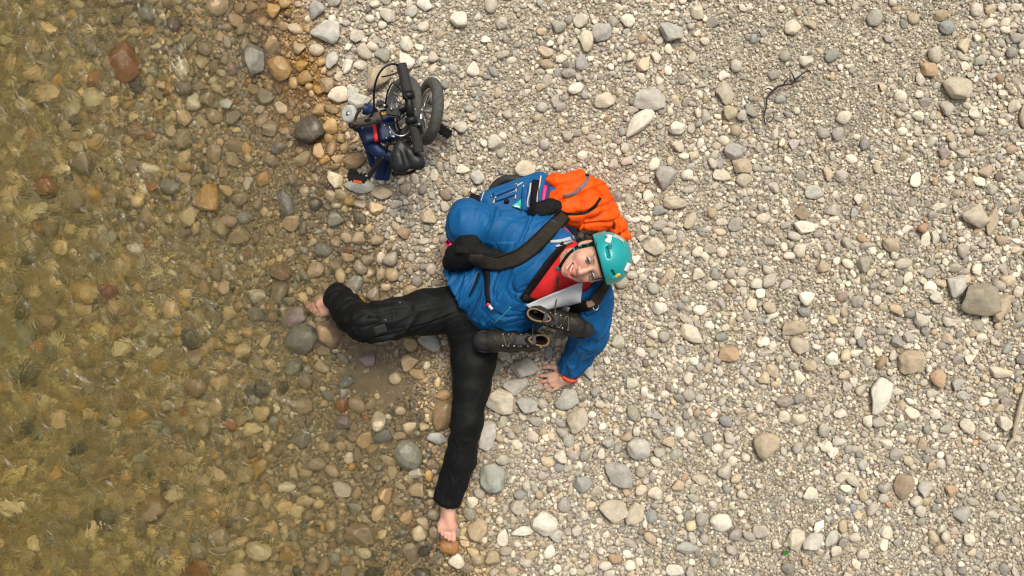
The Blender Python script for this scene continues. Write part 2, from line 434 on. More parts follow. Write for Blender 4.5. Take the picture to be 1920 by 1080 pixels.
# photograph x, y, half length, half width (pixels), turn (degrees), colour, label
NAMED = [
 (611, 63, 28, 21, 0, 'pale', 'large pale grey cobble with dark flank at the waterline above the folded bicycle'),
 (594, 22, 17, 14, 60, 'grey', 'rounded grey cobble at the waterline near the top edge, above the large pale one'),
 (635, 178, 19, 14, 10, 'cream', 'smooth cream oval stone just above the bicycle’s white roller wheel'),
 (651, 126, 14, 9, 70, 'white', 'small upright white oval pebble beside the bicycle’s brake cable'),
 (708, 146, 27, 22, 60, 'tan', 'flat tan stone lying behind the bicycle’s handlebar cables'),
 (676, 190, 21, 13, 20, 'pale', 'pale lumpy stone touching the bicycle’s white roller wheel'),
 (668, 302, 22, 14, 25, 'brown', 'brown-grey wedge stone beside the dark blue frame, above the orange pedal reflector'),
 (676, 349, 28, 14, 0, 'grey', 'flat smooth grey stone just below the bicycle pedal'),
 (716, 361, 20, 13, 5, 'tan', 'flat tan-grey stone below the bicycle, beside the grey one under the pedal'),
 (580, 246, 28, 24, 30, 'wdark', 'large dark grey stone under shallow water beside the bicycle'),
 (538, 380, 26, 14, -62, 'wgrey', 'elongated grey stone with a white streak lying under the shallows'),
 (860, 37, 16, 14, 0, 'white', 'round white pebble on the bank above the bicycle’s handlebar'),
 (1098, 79, 19, 13, 85, 'cream', 'upright cream egg-shaped stone beside a grey cobble near the top edge'),
 (1126, 62, 20, 18, 40, 'grey', 'rounded grey cobble touching the upright cream egg-shaped stone'),
 (1257, 63, 21, 18, 0, 'grey', 'flat grey cobble near the top edge, midway across the bank'),
 (1133, 189, 18, 14, 0, 'cream', 'cream rounded stone lying alone above the orange sleeping bag'),
 (1218, 188, 29, 20, -8, 'pale', 'large pale grey oval cobble lying just above a long white bean-shaped stone'),
 (1196, 232, 33, 15, 48, 'white', 'long white bean-shaped stone lying slantwise under the large pale oval cobble'),
 (1268, 241, 15, 13, 20, 'white', 'small white angular stone beside the long bean-shaped one'),
 (1246, 335, 21, 18, 80, 'grey', 'round grey cobble on the bank beyond the orange sleeping bag'),
 (1375, 283, 18, 16, 30, 'grey', 'grey cobble standing just above a squarish tan stone'),
 (1390, 312, 18, 14, 5, 'tan', 'squarish tan stone directly under a grey cobble'),
 (1358, 176, 20, 15, -50, 'beige', 'tilted beige slab-like stone near the dark twig'),
 (1226, 462, 20, 16, 10, 'cream', 'pinkish cream oval stone just beyond the teal helmet'),
 (1266, 380, 23, 12, 0, 'beige', 'long beige flat stone beyond the orange sleeping bag'),
 (1790, 164, 26, 21, -15, 'beige', 'large smooth beige cobble lying alone in the upper right gravel'),
 (1739, 132, 15, 13, 0, 'orange', 'orange-brown rounded stone up and left of the large smooth beige cobble'),
 (1773, 53, 15, 13, -10, 'slate', 'square slate-grey stone near the top right corner'),
 (1482, 54, 14, 13, 40, 'cream', 'triangular cream stone near the top edge above the twig'),
 (1825, 405, 26, 22, 0, 'beige', 'big round beige cobble beside a slim tan finger-shaped stone'),
 (1858, 415, 27, 10, 80, 'tan', 'slim tan finger-shaped stone standing beside the big round beige cobble'),
 (1506, 426, 20, 12, 5, 'white', 'white oval stone directly under a small brown one'),
 (1502, 399, 14, 13, 0, 'brown', 'small brown round stone directly above a white oval one'),
 (1668, 459, 16, 13, -20, 'tan', 'tan triangular stone in the fine gravel of the upper right'),
 (1834, 562, 37, 29, -10, 'olive', 'big blocky olive-brown rock with broken faces, largest on the bank'),
 (1789, 535, 23, 18, 75, 'pale', 'pale stone leaning on the big blocky olive-brown rock'),
 (1873, 578, 27, 16, 65, 'tan', 'rough tan rock leaning on the far side of the big olive-brown rock'),
 (1705, 678, 25, 23, 60, 'tan', 'round brownish tan cobble below the big blocky olive-brown rock'),
 (1645, 742, 34, 18, 72, 'white', 'large jagged white stone standing lengthwise in the fine gravel'),
 (1487, 614, 22, 13, 8, 'tan', 'tan oval stone just above a squarish beige stone'),
 (1497, 645, 17, 15, -50, 'beige', 'squarish beige stone just under a tan oval one'),
 (1758, 710, 17, 14, -60, 'orange', 'flat orange-tan stone beside the round brownish tan cobble'),
 (1432, 834, 25, 23, 70, 'tan', 'large flat sandy tan stone lying alone in the lower bank'),
 (1296, 626, 24, 14, -30, 'cream', 'cream pointed stone out on the gravel level with the jacket sleeve'),
 (1366, 663, 19, 14, -8, 'orange', 'orange-tinged cream oval stone on the open gravel'),
 (1061, 748, 22, 18, 25, 'grey', 'smooth grey oval cobble just below the hand on the ground'),
 (988, 759, 19, 15, 5, 'grey', 'flat grey stone just beyond the fingertips'),
 (982, 690, 22, 17, 25, 'pale', 'pale grey flat stone between the straight leg and the sleeve, above the hand'),
 (941, 752, 27, 22, -30, 'cream', 'large angular cream stone against the thigh of the straight leg'),
 (1082, 787, 24, 19, 80, 'beige', 'beige egg-shaped cobble below the grey one near the hand'),
 (1160, 888, 30, 20, -32, 'grey', 'large grey-brown flat cobble below the beige heart-shaped flat stone'),
 (1196, 840, 23, 20, -20, 'pale', 'pale beige heart-shaped flat stone above the large grey-brown cobble'),
 (1150, 956, 24, 22, 20, 'beige', 'rounded beige boulder-like cobble in the lower bank, beside a similar smaller one'),
 (1190, 962, 22, 16, 75, 'beige', 'smaller beige cobble leaning on the rounded beige one'),
 (1020, 979, 24, 22, 0, 'white', 'knobbly white stone near the bottom edge beyond the straight foot'),
 (1350, 978, 20, 16, 0, 'white', 'white oval stone lying alone low on the bank'),
 (979, 995, 20, 9, 12, 'white', 'narrow white stone beside the knobbly white one'),
 (1285, 1025, 21, 11, 0, 'grey', 'broken grey rock with square edges near the bottom edge'),
 (1490, 1010, 19, 16, 70, 'cream', 'cream squarish stone beside a speckled one near the bottom edge'),
 (1521, 1014, 19, 15, 60, 'pale', 'speckled pale stone next to the cream squarish one near the bottom edge'),
 (1690, 911, 23, 16, 80, 'brown', 'brown upright stone in the lower right gravel'),
 (912, 815, 26, 17, 70, 'pale', 'pale blue-grey long cobble against the shin of the straight leg'),
 (924, 893, 28, 25, -60, 'green', 'round grey-green flat stone beside the trouser cuff of the straight leg'),
 (895, 992, 22, 18, 80, 'tan', 'rusty spotted tan stone right beside the straight leg’s toes'),
 (832, 778, 30, 20, 75, 'brown', 'big orange-brown stone against the inner side of the straight leg'),
 (832, 741, 15, 9, 15, 'orange', 'small orange stone directly above the big orange-brown one'),
 (806, 640, 22, 16, -15, 'grey', 'grey speckled stone under the crotch between the two legs'),
 (553, 594, 25, 19, 25, 'mauve', 'dark mauve-grey stone with a white vein beside the toes in the water'),
 (568, 635, 31, 28, 30, 'wgreen', 'big square grey-green stone in the water below the bent leg’s foot'),
 (619, 622, 27, 22, -40, 'brown', 'shiny wet brown stone against the knee of the bent leg'),
 (690, 672, 16, 14, 0, 'mauve', 'mauve-grey round stone in the silty water below the bent knee'),
 (567, 760, 24, 16, -10, 'wtan', 'tan loaf-shaped stone under the shallow water'),
 (642, 916, 18, 15, -10, 'beige', 'pale beige round stone under the shallows near the bottom of the picture'),
 (679, 998, 29, 20, -15, 'wtan', 'large flat tan stone under water near the bottom edge'),
 (856, 1050, 15, 15, 0, 'cream', 'cream round pebble at the waterline under the straight foot'),
 (490, 876, 21, 14, 75, 'ochre', 'bright orange-brown stone under water at the foot of the shallows'),
 (530, 508, 21, 18, 10, 'brown', 'brown round stone under the shallows beyond the bare toes'),
 (168, 545, 27, 22, -25, 'ochre', 'mustard yellow stone deep under the greenish water'),
 (214, 546, 19, 15, 0, 'red', 'reddish stone next to the mustard yellow one under water'),
 (241, 122, 36, 25, -60, 'rust', 'large rust-red stone under the water in the upper left'),
 (95, 350, 23, 20, 20, 'rust', 'orange-rust square stone deep in the water by the left edge'),
 (288, 318, 21, 9, -8, 'cream', 'narrow cream stone shining under the water'),
 (262, 468, 14, 10, 15, 'pale', 'pale blue-grey pebble standing out under the brown water'),
 (427, 196, 13, 10, -10, 'pale', 'light grey oval pebble under the shallows left of the bicycle'),
 (290, 950, 30, 24, 45, 'brown', 'large brown round stone deep under water near the bottom'),
 (378, 1060, 24, 20, 0, 'rust', 'rust-brown stone under water at the bottom edge'),
 (262, 165, 18, 15, 80, 'wdark', 'dark brown stone under water beneath the rust-red one'),
 (70, 700, 24, 17, 70, 'wdark', 'blackish stone deep under water by the left edge'),
 (480, 115, 20, 30, 0, 'wgrey', 'squarish grey-brown slab under water near the top'),
]
PLAIN = [
 (596, 95, 14, 12, 0, 'beige'), (624, 115, 17, 12, 80, 'pale'), (662, 180, 15, 11, 70, 'pale'), (798, 14, 15, 13, 0, 'white'), (773, 27, 13, 11, 20, 'pale'),
 (503, 240, 17, 14, 30, 'wtan'), (630, 410, 16, 15, 0, 'wgrey'), (602, 470, 18, 14, 10, 'wgrey'), (1174, 45, 14, 13, 0, 'white'), (1078, 170, 16, 11, 25, 'white'),
 (1350, 331, 18, 11, 0, 'cream'), (1390, 339, 15, 13, 30, 'beige'), (1284, 330, 11, 10, 0, 'white'), (1291, 414, 18, 10, 60, 'beige'), (1307, 514, 13, 12, 0, 'cream'),
 (1234, 396, 13, 10, 0, 'slate'), (1426, 411, 14, 10, 10, 'cream'), (1521, 362, 17, 14, 10, 'pale'), (1760, 291, 13, 11, -30, 'mauve'), (1911, 222, 22, 12, 80, 'tan'),
 (1866, 698, 22, 11, -10, 'cream'), (1804, 797, 16, 12, -40, 'cream'), (1465, 780, 13, 12, -30, 'cream'), (1490, 784, 15, 11, 0, 'cream'), (1728, 910, 17, 13, 50, 'pale'),
 (1552, 1005, 18, 10, 65, 'pale'), (1796, 961, 17, 15, 30, 'grey'), (1776, 917, 13, 11, 0, 'orange'), (1467, 752, 18, 10, 5, 'mauve'), (1232, 578, 15, 12, -10, 'white'),
 (968, 723, 25, 16, 20, 'pale'), (1091, 905, 17, 15, 0, 'slate'), (1308, 895, 15, 10, 0, 'beige'), (1262, 1063, 17, 12, 10, 'white'), (1225, 921, 14, 12, 30, 'cream'),
 (603, 657, 14, 11, -5, 'wtan'), (660, 958, 17, 12, -10, 'olive'), (778, 887, 14, 13, 0, 'beige'), (885, 940, 12, 11, 0, 'cream'), (120, 770, 18, 14, 10, 'ochre'),
 (200, 755, 19, 17, 30, 'brown'), (165, 900, 20, 16, 70, 'brown'), (328, 871, 19, 12, 10, 'wtan'), (305, 345, 20, 15, 0, 'wgrey'), (380, 180, 16, 14, 40, 'wtan'),
 (240, 790, 22, 18, 20, 'ochre'), (120, 850, 18, 16, 0, 'wdark'), (60, 610, 24, 20, 10, 'brown'), (340, 640, 20, 17, 60, 'wdark'), (280, 690, 20, 14, 40, 'ochre'),
 (350, 730, 22, 20, 0, 'brown'), (440, 440, 20, 18, 0, 'wtan'), (452, 405, 16, 12, 20, 'wgrey'), (505, 300, 15, 12, 0, 'wtan'), (1040, 1000, 14, 13, 0, 'pale'),
 (835, 470, 10, 14, 0, 'orange'), (1100, 692, 13, 19, 10, 'pale'), (1112, 640, 16, 14, 0, 'pale'), (940, 350, 24, 18, 30, 'beige'), (985, 318, 20, 16, 0, 'cream'),
 (895, 335, 14, 13, 0, 'pale'), (700, 605, 14, 12, 0, 'wgrey'), (715, 640, 22, 10, 5, 'wgrey'), (472, 556, 16, 15, 0, 'beige'), (470, 590, 18, 15, 0, 'wgrey'), (545, 690, 20, 16, 70, 'wgreen'),
 (640, 795, 16, 14, 0, 'mauve'), (560, 830, 18, 15, 10, 'wgrey'), (590, 875, 18, 14, 0, 'wtan'), (715, 820, 18, 12, 20, 'wgrey'), (780, 920, 16, 14, 0, 'wtan'), (820, 822, 20, 12, 0, 'grey')]

rs = np.random.default_rng(3)
def own_colour(cn, d):
    c = np.array(C[cn])
    return tuple(c * .72 + np.array([.47, .425, .35]) * .28) if d > .1 else tuple(c)
for n_, (px, py, a, b_, ang, cn, label) in enumerate(NAMED):
    p = P(px, py)
    d = float(shore_d(p[0], p[1]))
    wet = d < 0.03
    z = float(terrain(p[0], p[1]))
    p = P(px, py, z)
    a, b_ = a / PPM, b_ / PPM
    occupy(p[0], p[1], a, b_, math.radians(ang), 1, 1.0, True)
    o = put_stone('river_stone', p[0], p[1], a * 1.04, b_ * 1.04, math.radians(ang), own_colour(cn, d), None, HIW if wet else HI, rs, sink=0.35)
    tag(o, label.replace('’', "'"), 'stone', 'stones under the water' if d < 0 else 'cobbles on the gravel bank')
counts = {'bank': 0, 'bed': 0}
def part_stone(x, y, a, b, ang, colour, rng, sink=0.4):
    d = float(shore_d(x, y))
    k = 'bank' if d >= 0 else 'bed'
    counts[k] += 1
    return put_stone('stone', x, y, a, b, ang, colour, bank if d >= 0 else bed, MDW if d < 0.03 else MD, rng, sink=sink)
for (px, py, a, b_, ang, cn) in PLAIN:
    p = P(px, py)
    a, b_ = a / PPM, b_ / PPM
    occupy(p[0], p[1], a, b_, math.radians(ang), 1, 1.0, True)
    part_stone(p[0], p[1], a, b_, math.radians(ang), own_colour(cn, float(shore_d(p[0], p[1]))), rs)

# the next largest, strewn: single pieces of the bank and of the bed
def in_frame(x, y, m=0.06):
    return (np.abs(x) < 2.4 + m) & (np.abs(y) < 1.35 + m)
tries = 0
while (counts['bank'] < 300 or counts['bed'] < 300) and tries < 30000:
    tries += 1
    x, y = rs.uniform(-2.5, 2.5), rs.uniform(-1.42, 1.42)
    d = float(shore_d(x, y))
    k = 'bank' if d >= 0 else 'bed'
    if counts[k] >= 300 or silt(x, y) > 0.75: continue
    frac = counts[k] / 300
    a = (0.044 - 0.016 * frac) * rs.uniform(0.9, 1.1) * (1.05 if d < 0.4 else 0.92)
    b_ = a * rs.uniform(0.6, 0.95)
    ang = rs.uniform(0, math.pi)
    if not occupy(x, y, a, b_, ang, 0.02): continue
    part_stone(x, y, a, b_, ang, stone_colours(np.array([x]), np.array([y]), rs)[0], rs)

# everything smaller, one mass of pebbles per shore side
def pebbles(name, parent, arr, shapes, F, m, rng):
    x, y, z, a, b, c, ang, colr = arr
    n = len(x)
    S = shapes[rng.integers(len(shapes), size=n)]
    V = S * np.stack([a, b, c], 1)[:, None, :]
    t1, t2 = rng.normal(0, 0.22, n), rng.normal(0, 0.22, n)
    def rot(V, i, j, t):
        ct, st = np.cos(t)[:, None], np.sin(t)[:, None]
        A, B = V[:, :, i] * ct - V[:, :, j] * st, V[:, :, i] * st + V[:, :, j] * ct
        V[:, :, i], V[:, :, j] = A, B
    rot(V, 1, 2, t1); rot(V, 0, 2, t2); rot(V, 0, 1, ang)
    V += np.stack([x, y, z], 1)[:, None, :]
    k = S.shape[1]
    Fa = (F[None] + (np.arange(n) * k)[:, None, None]).reshape(-1, F.shape[1])
    cc = np.repeat(colr, k, 0)
    o = mk(name, V.reshape(-1, 3), Fa, m, parent, True, cc)
    sm = np.repeat(rng.random(n) > 0.45, len(F))            # water-worn ones are rounded, broken ones keep flat faces
    o.data.polygons.foreach_set('use_smooth', sm)
    return tag(o, kind='stuff')

SH80, F80 = rock_shapes(2, 32, 21, 7, 0.10)
def small_shapes(n, seed):
    r = np.random.default_rng(seed)
    t = (1 + 5 ** .5) / 2
    v = np.array([(-1, t, 0), (1, t, 0), (-1, -t, 0), (1, -t, 0), (0, -1, t), (0, 1, t), (0, -1, -t), (0, 1, -t), (t, 0, -1), (t, 0, 1), (-t, 0, -1), (-t, 0, 1)]) / math.hypot(1, t)
    f = np.array([(0, 11, 5), (0, 5, 1), (0, 1, 7), (0, 7, 10), (0, 10, 11), (1, 5, 9), (5, 11, 4), (11, 10, 2), (10, 7, 6), (7, 1, 8), (3, 9, 4), (3, 4, 2), (3, 2, 6), (3, 6, 8), (3, 8, 9), (4, 9, 5), (2, 4, 11), (6, 2, 10), (8, 6, 7), (9, 8, 1)])
    return np.array([v * (1.12 + r.normal(0, 0.14, (12, 1))) for _ in range(n)]), f
SH20, F20 = small_shapes(24, 33)

def coarse(x, y):
    """where the bank is coarse (1) and where fine (0)"""
    d = shore_d(x, y)
    return np.clip(0.50 + 0.55 * noise2(x, y, 1.7, 40) + 0.35 * noise2(x, y, 4.5, 41) + 0.30 * np.exp(-np.maximum(d, 0) / 0.5) - 0.10 * np.clip(d - 1.2, 0, 1), 0.04, 1)

def scatter(n_try, amin, amax, power, tol, seed, z_mix, only_wet=False):
    """largest first, rejecting what overlaps"""
    r = np.random.default_rng(seed)
    u = r.random(n_try)
    a = amin * (1 - u * (1 - (amin / amax) ** power)) ** (-1 / power)
    a = np.sort(a)[::-1]
    x, y = r.uniform(-DX, DX, n_try), r.uniform(-DY, DY, n_try)
    keep = r.random(n_try) < np.where(in_frame(x, y, 0.15), 1.0, 0.5)
    cs = coarse(x, y)
    keep &= r.random(n_try) < np.clip(cs * 1.25 + 0.10, 0, 1)
    keep &= r.random(n_try) > silt(x, y) * 0.82
    if only_wet: keep &= shore_d(x, y) < 0.02
    x, y, a = x[keep], y[keep], a[keep]
    b = a * r.uniform(0.58, 0.95, len(a)); ang = r.uniform(0, math.pi, len(a))
    ok = np.array([occupy(x[i], y[i], a[i], b[i], ang[i], tol, 0.92) for i in range(len(a))])
    x, y, a, b, ang = x[ok], y[ok], a[ok], b[ok], ang[ok]
    c = b * r.uniform(0.5, 0.8, len(a))
    z = terrain(x, y) + c * r.uniform(0.15, 0.65, len(a)) + z_mix
    col = stone_colours(x, y, r)
    return x, y, z, a, b, c, ang, col
def split(arr):
    d = shore_d(arr[0], arr[1]) < 0.03
    return [q[~d] for q in arr], [q[d] for q in arr]
bed_big = scatter(6500, 0.021, 0.075, 1.5, 0.12, 50, 0.0, True)
big = scatter(30000, 0.0140, 0.034, 3.0, 0.12, 51, 0.0)
mid = scatter(150000, 0.0070, 0.0145, 1.6, 0.22, 52, 0.0)
r5 = np.random.default_rng(77)
nf = 155000
fx, fy = r5.uniform(-DX, DX, nf), r5.uniform(-DY, DY, nf)
kp = (r5.random(nf) < np.where(in_frame(fx, fy, 0.1), 1.0, 0.22)) & (r5.random(nf) > silt(fx, fy) * 0.75)
kp &= ~OCC[np.clip(((fx + DX) / RES).astype(int), 0, NXg - 1), np.clip(((fy + DY) / RES).astype(int), 0, NYg - 1)]
kp &= (shore_d(fx, fy) > -0.45) | (r5.random(nf) < 0.3)
fx, fy = fx[kp], fy[kp]
fa = 0.0048 * (1 - r5.random(len(fx)) * (1 - (0.0048 / 0.0095) ** 1.8)) ** (-1 / 1.8)
fb = fa * r5.uniform(0.6, 0.95, len(fa)); fc = fb * r5.uniform(0.55, 0.9, len(fa))
fine = (fx, fy, terrain(fx, fy) + fc * r5.uniform(-0.1, 0.9, len(fa)), fa, fb, fc, r5.uniform(0, math.pi, len(fa)), stone_colours(fx, fy, r5) * 0.92)
r6 = np.random.default_rng(5)
pebbles('large_pebbles', bed, bed_big, SH80, F80, M_PEB_WET, r6)
for arr, sh, ff, nm in ((big, SH80, F80, 'pebbles'), (mid, SH20, F20, 'small_pebbles'), (fine, SH20, F20, 'fine_gravel')):
    dry_, wet_ = split(arr)
    print(nm, len(dry_[0]), len(wet_[0]))
    pebbles(nm, bank, dry_, sh, ff, M_PEB, r6)
    pebbles(nm, bed, wet_, sh, ff, M_PEB_WET, r6)

# silt stirred up and settled between the legs
sx_, sy_ = np.meshgrid(np.linspace(SILT[0] - .5, SILT[0] + .5, 70), np.linspace(SILT[1] - .45, SILT[1] + .45, 64), indexing='ij')
sn = silt(sx_ + .08 * noise2(sx_, sy_, 7, 70) + .03 * noise2(sx_, sy_, 18, 73), sy_ + .08 * noise2(sx_, sy_, 7, 71) + .03 * noise2(sx_, sy_, 18, 74))
sz = terrain(sx_, sy_) - .016 + .026 * np.clip(sn * 1.25, 0, 1) + .005 * noise2(sx_, sy_, 20, 72)
si = np.arange(sx_.size).reshape(sx_.shape)
sq = np.stack([si[:-1, :-1], si[1:, :-1], si[1:, 1:], si[:-1, 1:]], -1).reshape(-1, 4)
tag(mk('silt', np.stack([sx_, sy_, np.minimum(sz, WATER_Z - .004)], -1).reshape(-1, 3), sq, mat('brown_silt', (.225, .162, .092), .8, var=.3, scale=12, bump=.5, bscale=60), bed), kind='stuff')

# ------------------------------------------------------------------ water
wx, wy = axis(-DX, 1.0, 40, 0.022), axis(-DY, DY, 40, 0.022)
wx = wx[wx < 1.2]
WX, WY = np.meshgrid(wx, wy, indexing='ij')
dd = np.clip(-shore_d(WX, WY), 0, 3)
amp = 0.15 + 0.85 * np.clip(dd / 0.9, 0, 1)
WZ = WATER_Z + amp * (0.0060 * noise2(WX + 0.35 * WY, WY * 0.7, 7.0, 61) + 0.0050 * noise2(WX, WY + 0.4 * WX, 13.0, 62) + 0.0022 * noise2(WX, WY, 24.0, 63))
wi = np.arange(WX.size).reshape(WX.shape)
top = np.stack([wi[:-1, :-1], wi[1:, :-1], wi[1:, 1:], wi[:-1, 1:]], -1).reshape(-1, 4)
V = np.stack([WX, WY, WZ], -1).reshape(-1, 3)
B = V.copy(); B[:, 2] = -0.9
rim = np.concatenate([wi[:, 0], wi[-1, 1:], wi[-2::-1, -1], wi[0, -2:0:-1]])
nb0 = len(V)
V = np.concatenate([V, B[rim]])
k = len(rim)
sides = np.array([(rim[(i + 1) % k], rim[i], nb0 + i, nb0 + (i + 1) % k) for i in range(k)])
faces = top.tolist() + sides.tolist() + [list(range(nb0 + k - 1, nb0 - 1, -1))]
mw = bpy.data.materials.new('river_water')
n, l, b = nodes_of(mw)
b.inputs['Base Color'].default_value = (1, 1, 1, 1)
b.inputs['IOR'].default_value = 1.33
b.inputs['Transmission Weight'].default_value = 1.0
tc = n.new('ShaderNodeTexCoord')
nz = n.new('ShaderNodeTexNoise'); nz.inputs['Scale'].default_value = 15; nz.inputs['Detail'].default_value = 3; nz.inputs['Distortion'].default_value = 1.0
l.new(tc.outputs['Object'], nz.inputs['Vector'])
bp = n.new('ShaderNodeBump'); bp.inputs['Strength'].default_value = 1.0; bp.inputs['Distance'].default_value = 0.022
at = n.new('ShaderNodeAttribute'); at.attribute_name = 'Col'
am = n.new('ShaderNodeMath'); am.operation = 'MULTIPLY'
l.new(nz.outputs['Fac'], am.inputs[0]); l.new(at.outputs['Fac'], am.inputs[1])
l.new(am.outputs[0], bp.inputs['Height'])
rm = n.new('ShaderNodeMapRange'); rm.inputs['To Min'].default_value = 0.01; rm.inputs['To Max'].default_value = 0.23
l.new(at.outputs['Fac'], rm.inputs['Value']); l.new(rm.outputs[0], b.inputs['Roughness']); l.new(bp.outputs[0], b.inputs['Normal'])
out = [q for q in n if q.type == 'OUTPUT_MATERIAL'][0]
va = n.new('ShaderNodeVolumeAbsorption'); va.inputs['Color'].default_value = (0.82, 0.77, 0.18, 1); va.inputs['Density'].default_value = 2.3
vs = n.new('ShaderNodeVolumeScatter'); vs.inputs['Color'].default_value = (0.74, 0.84, 0.28, 1); vs.inputs['Density'].default_value = 0.48
ad = n.new('ShaderNodeAddShader')
l.new(va.outputs[0], ad.inputs[0]); l.new(vs.outputs[0], ad.inputs[1]); l.new(ad.outputs[0], out.inputs['Volume'])
wa_ = np.concatenate([0.03 + 0.97 * np.clip((dd - .10) / 0.9, 0, 1).ravel(), np.zeros(k)])
water = tag(mk('river_water', V, faces, mw, None, True, np.repeat(wa_[:, None], 3, 1)), kind='structure')

# ------------------------------------------------------------------ organic surfaces: smooth unions of tapered limbs and lumps, meshed as one skin
def nrm(v):
    v = np.asarray(v, float); return v / np.linalg.norm(v)
def frame(x, z):
    """3x3 with columns x, y, z from a main axis and an approximate up"""
    x = nrm(x); y = nrm(np.cross(z, x)); z = np.cross(x, y)
    return np.stack([x, y, z], 1)

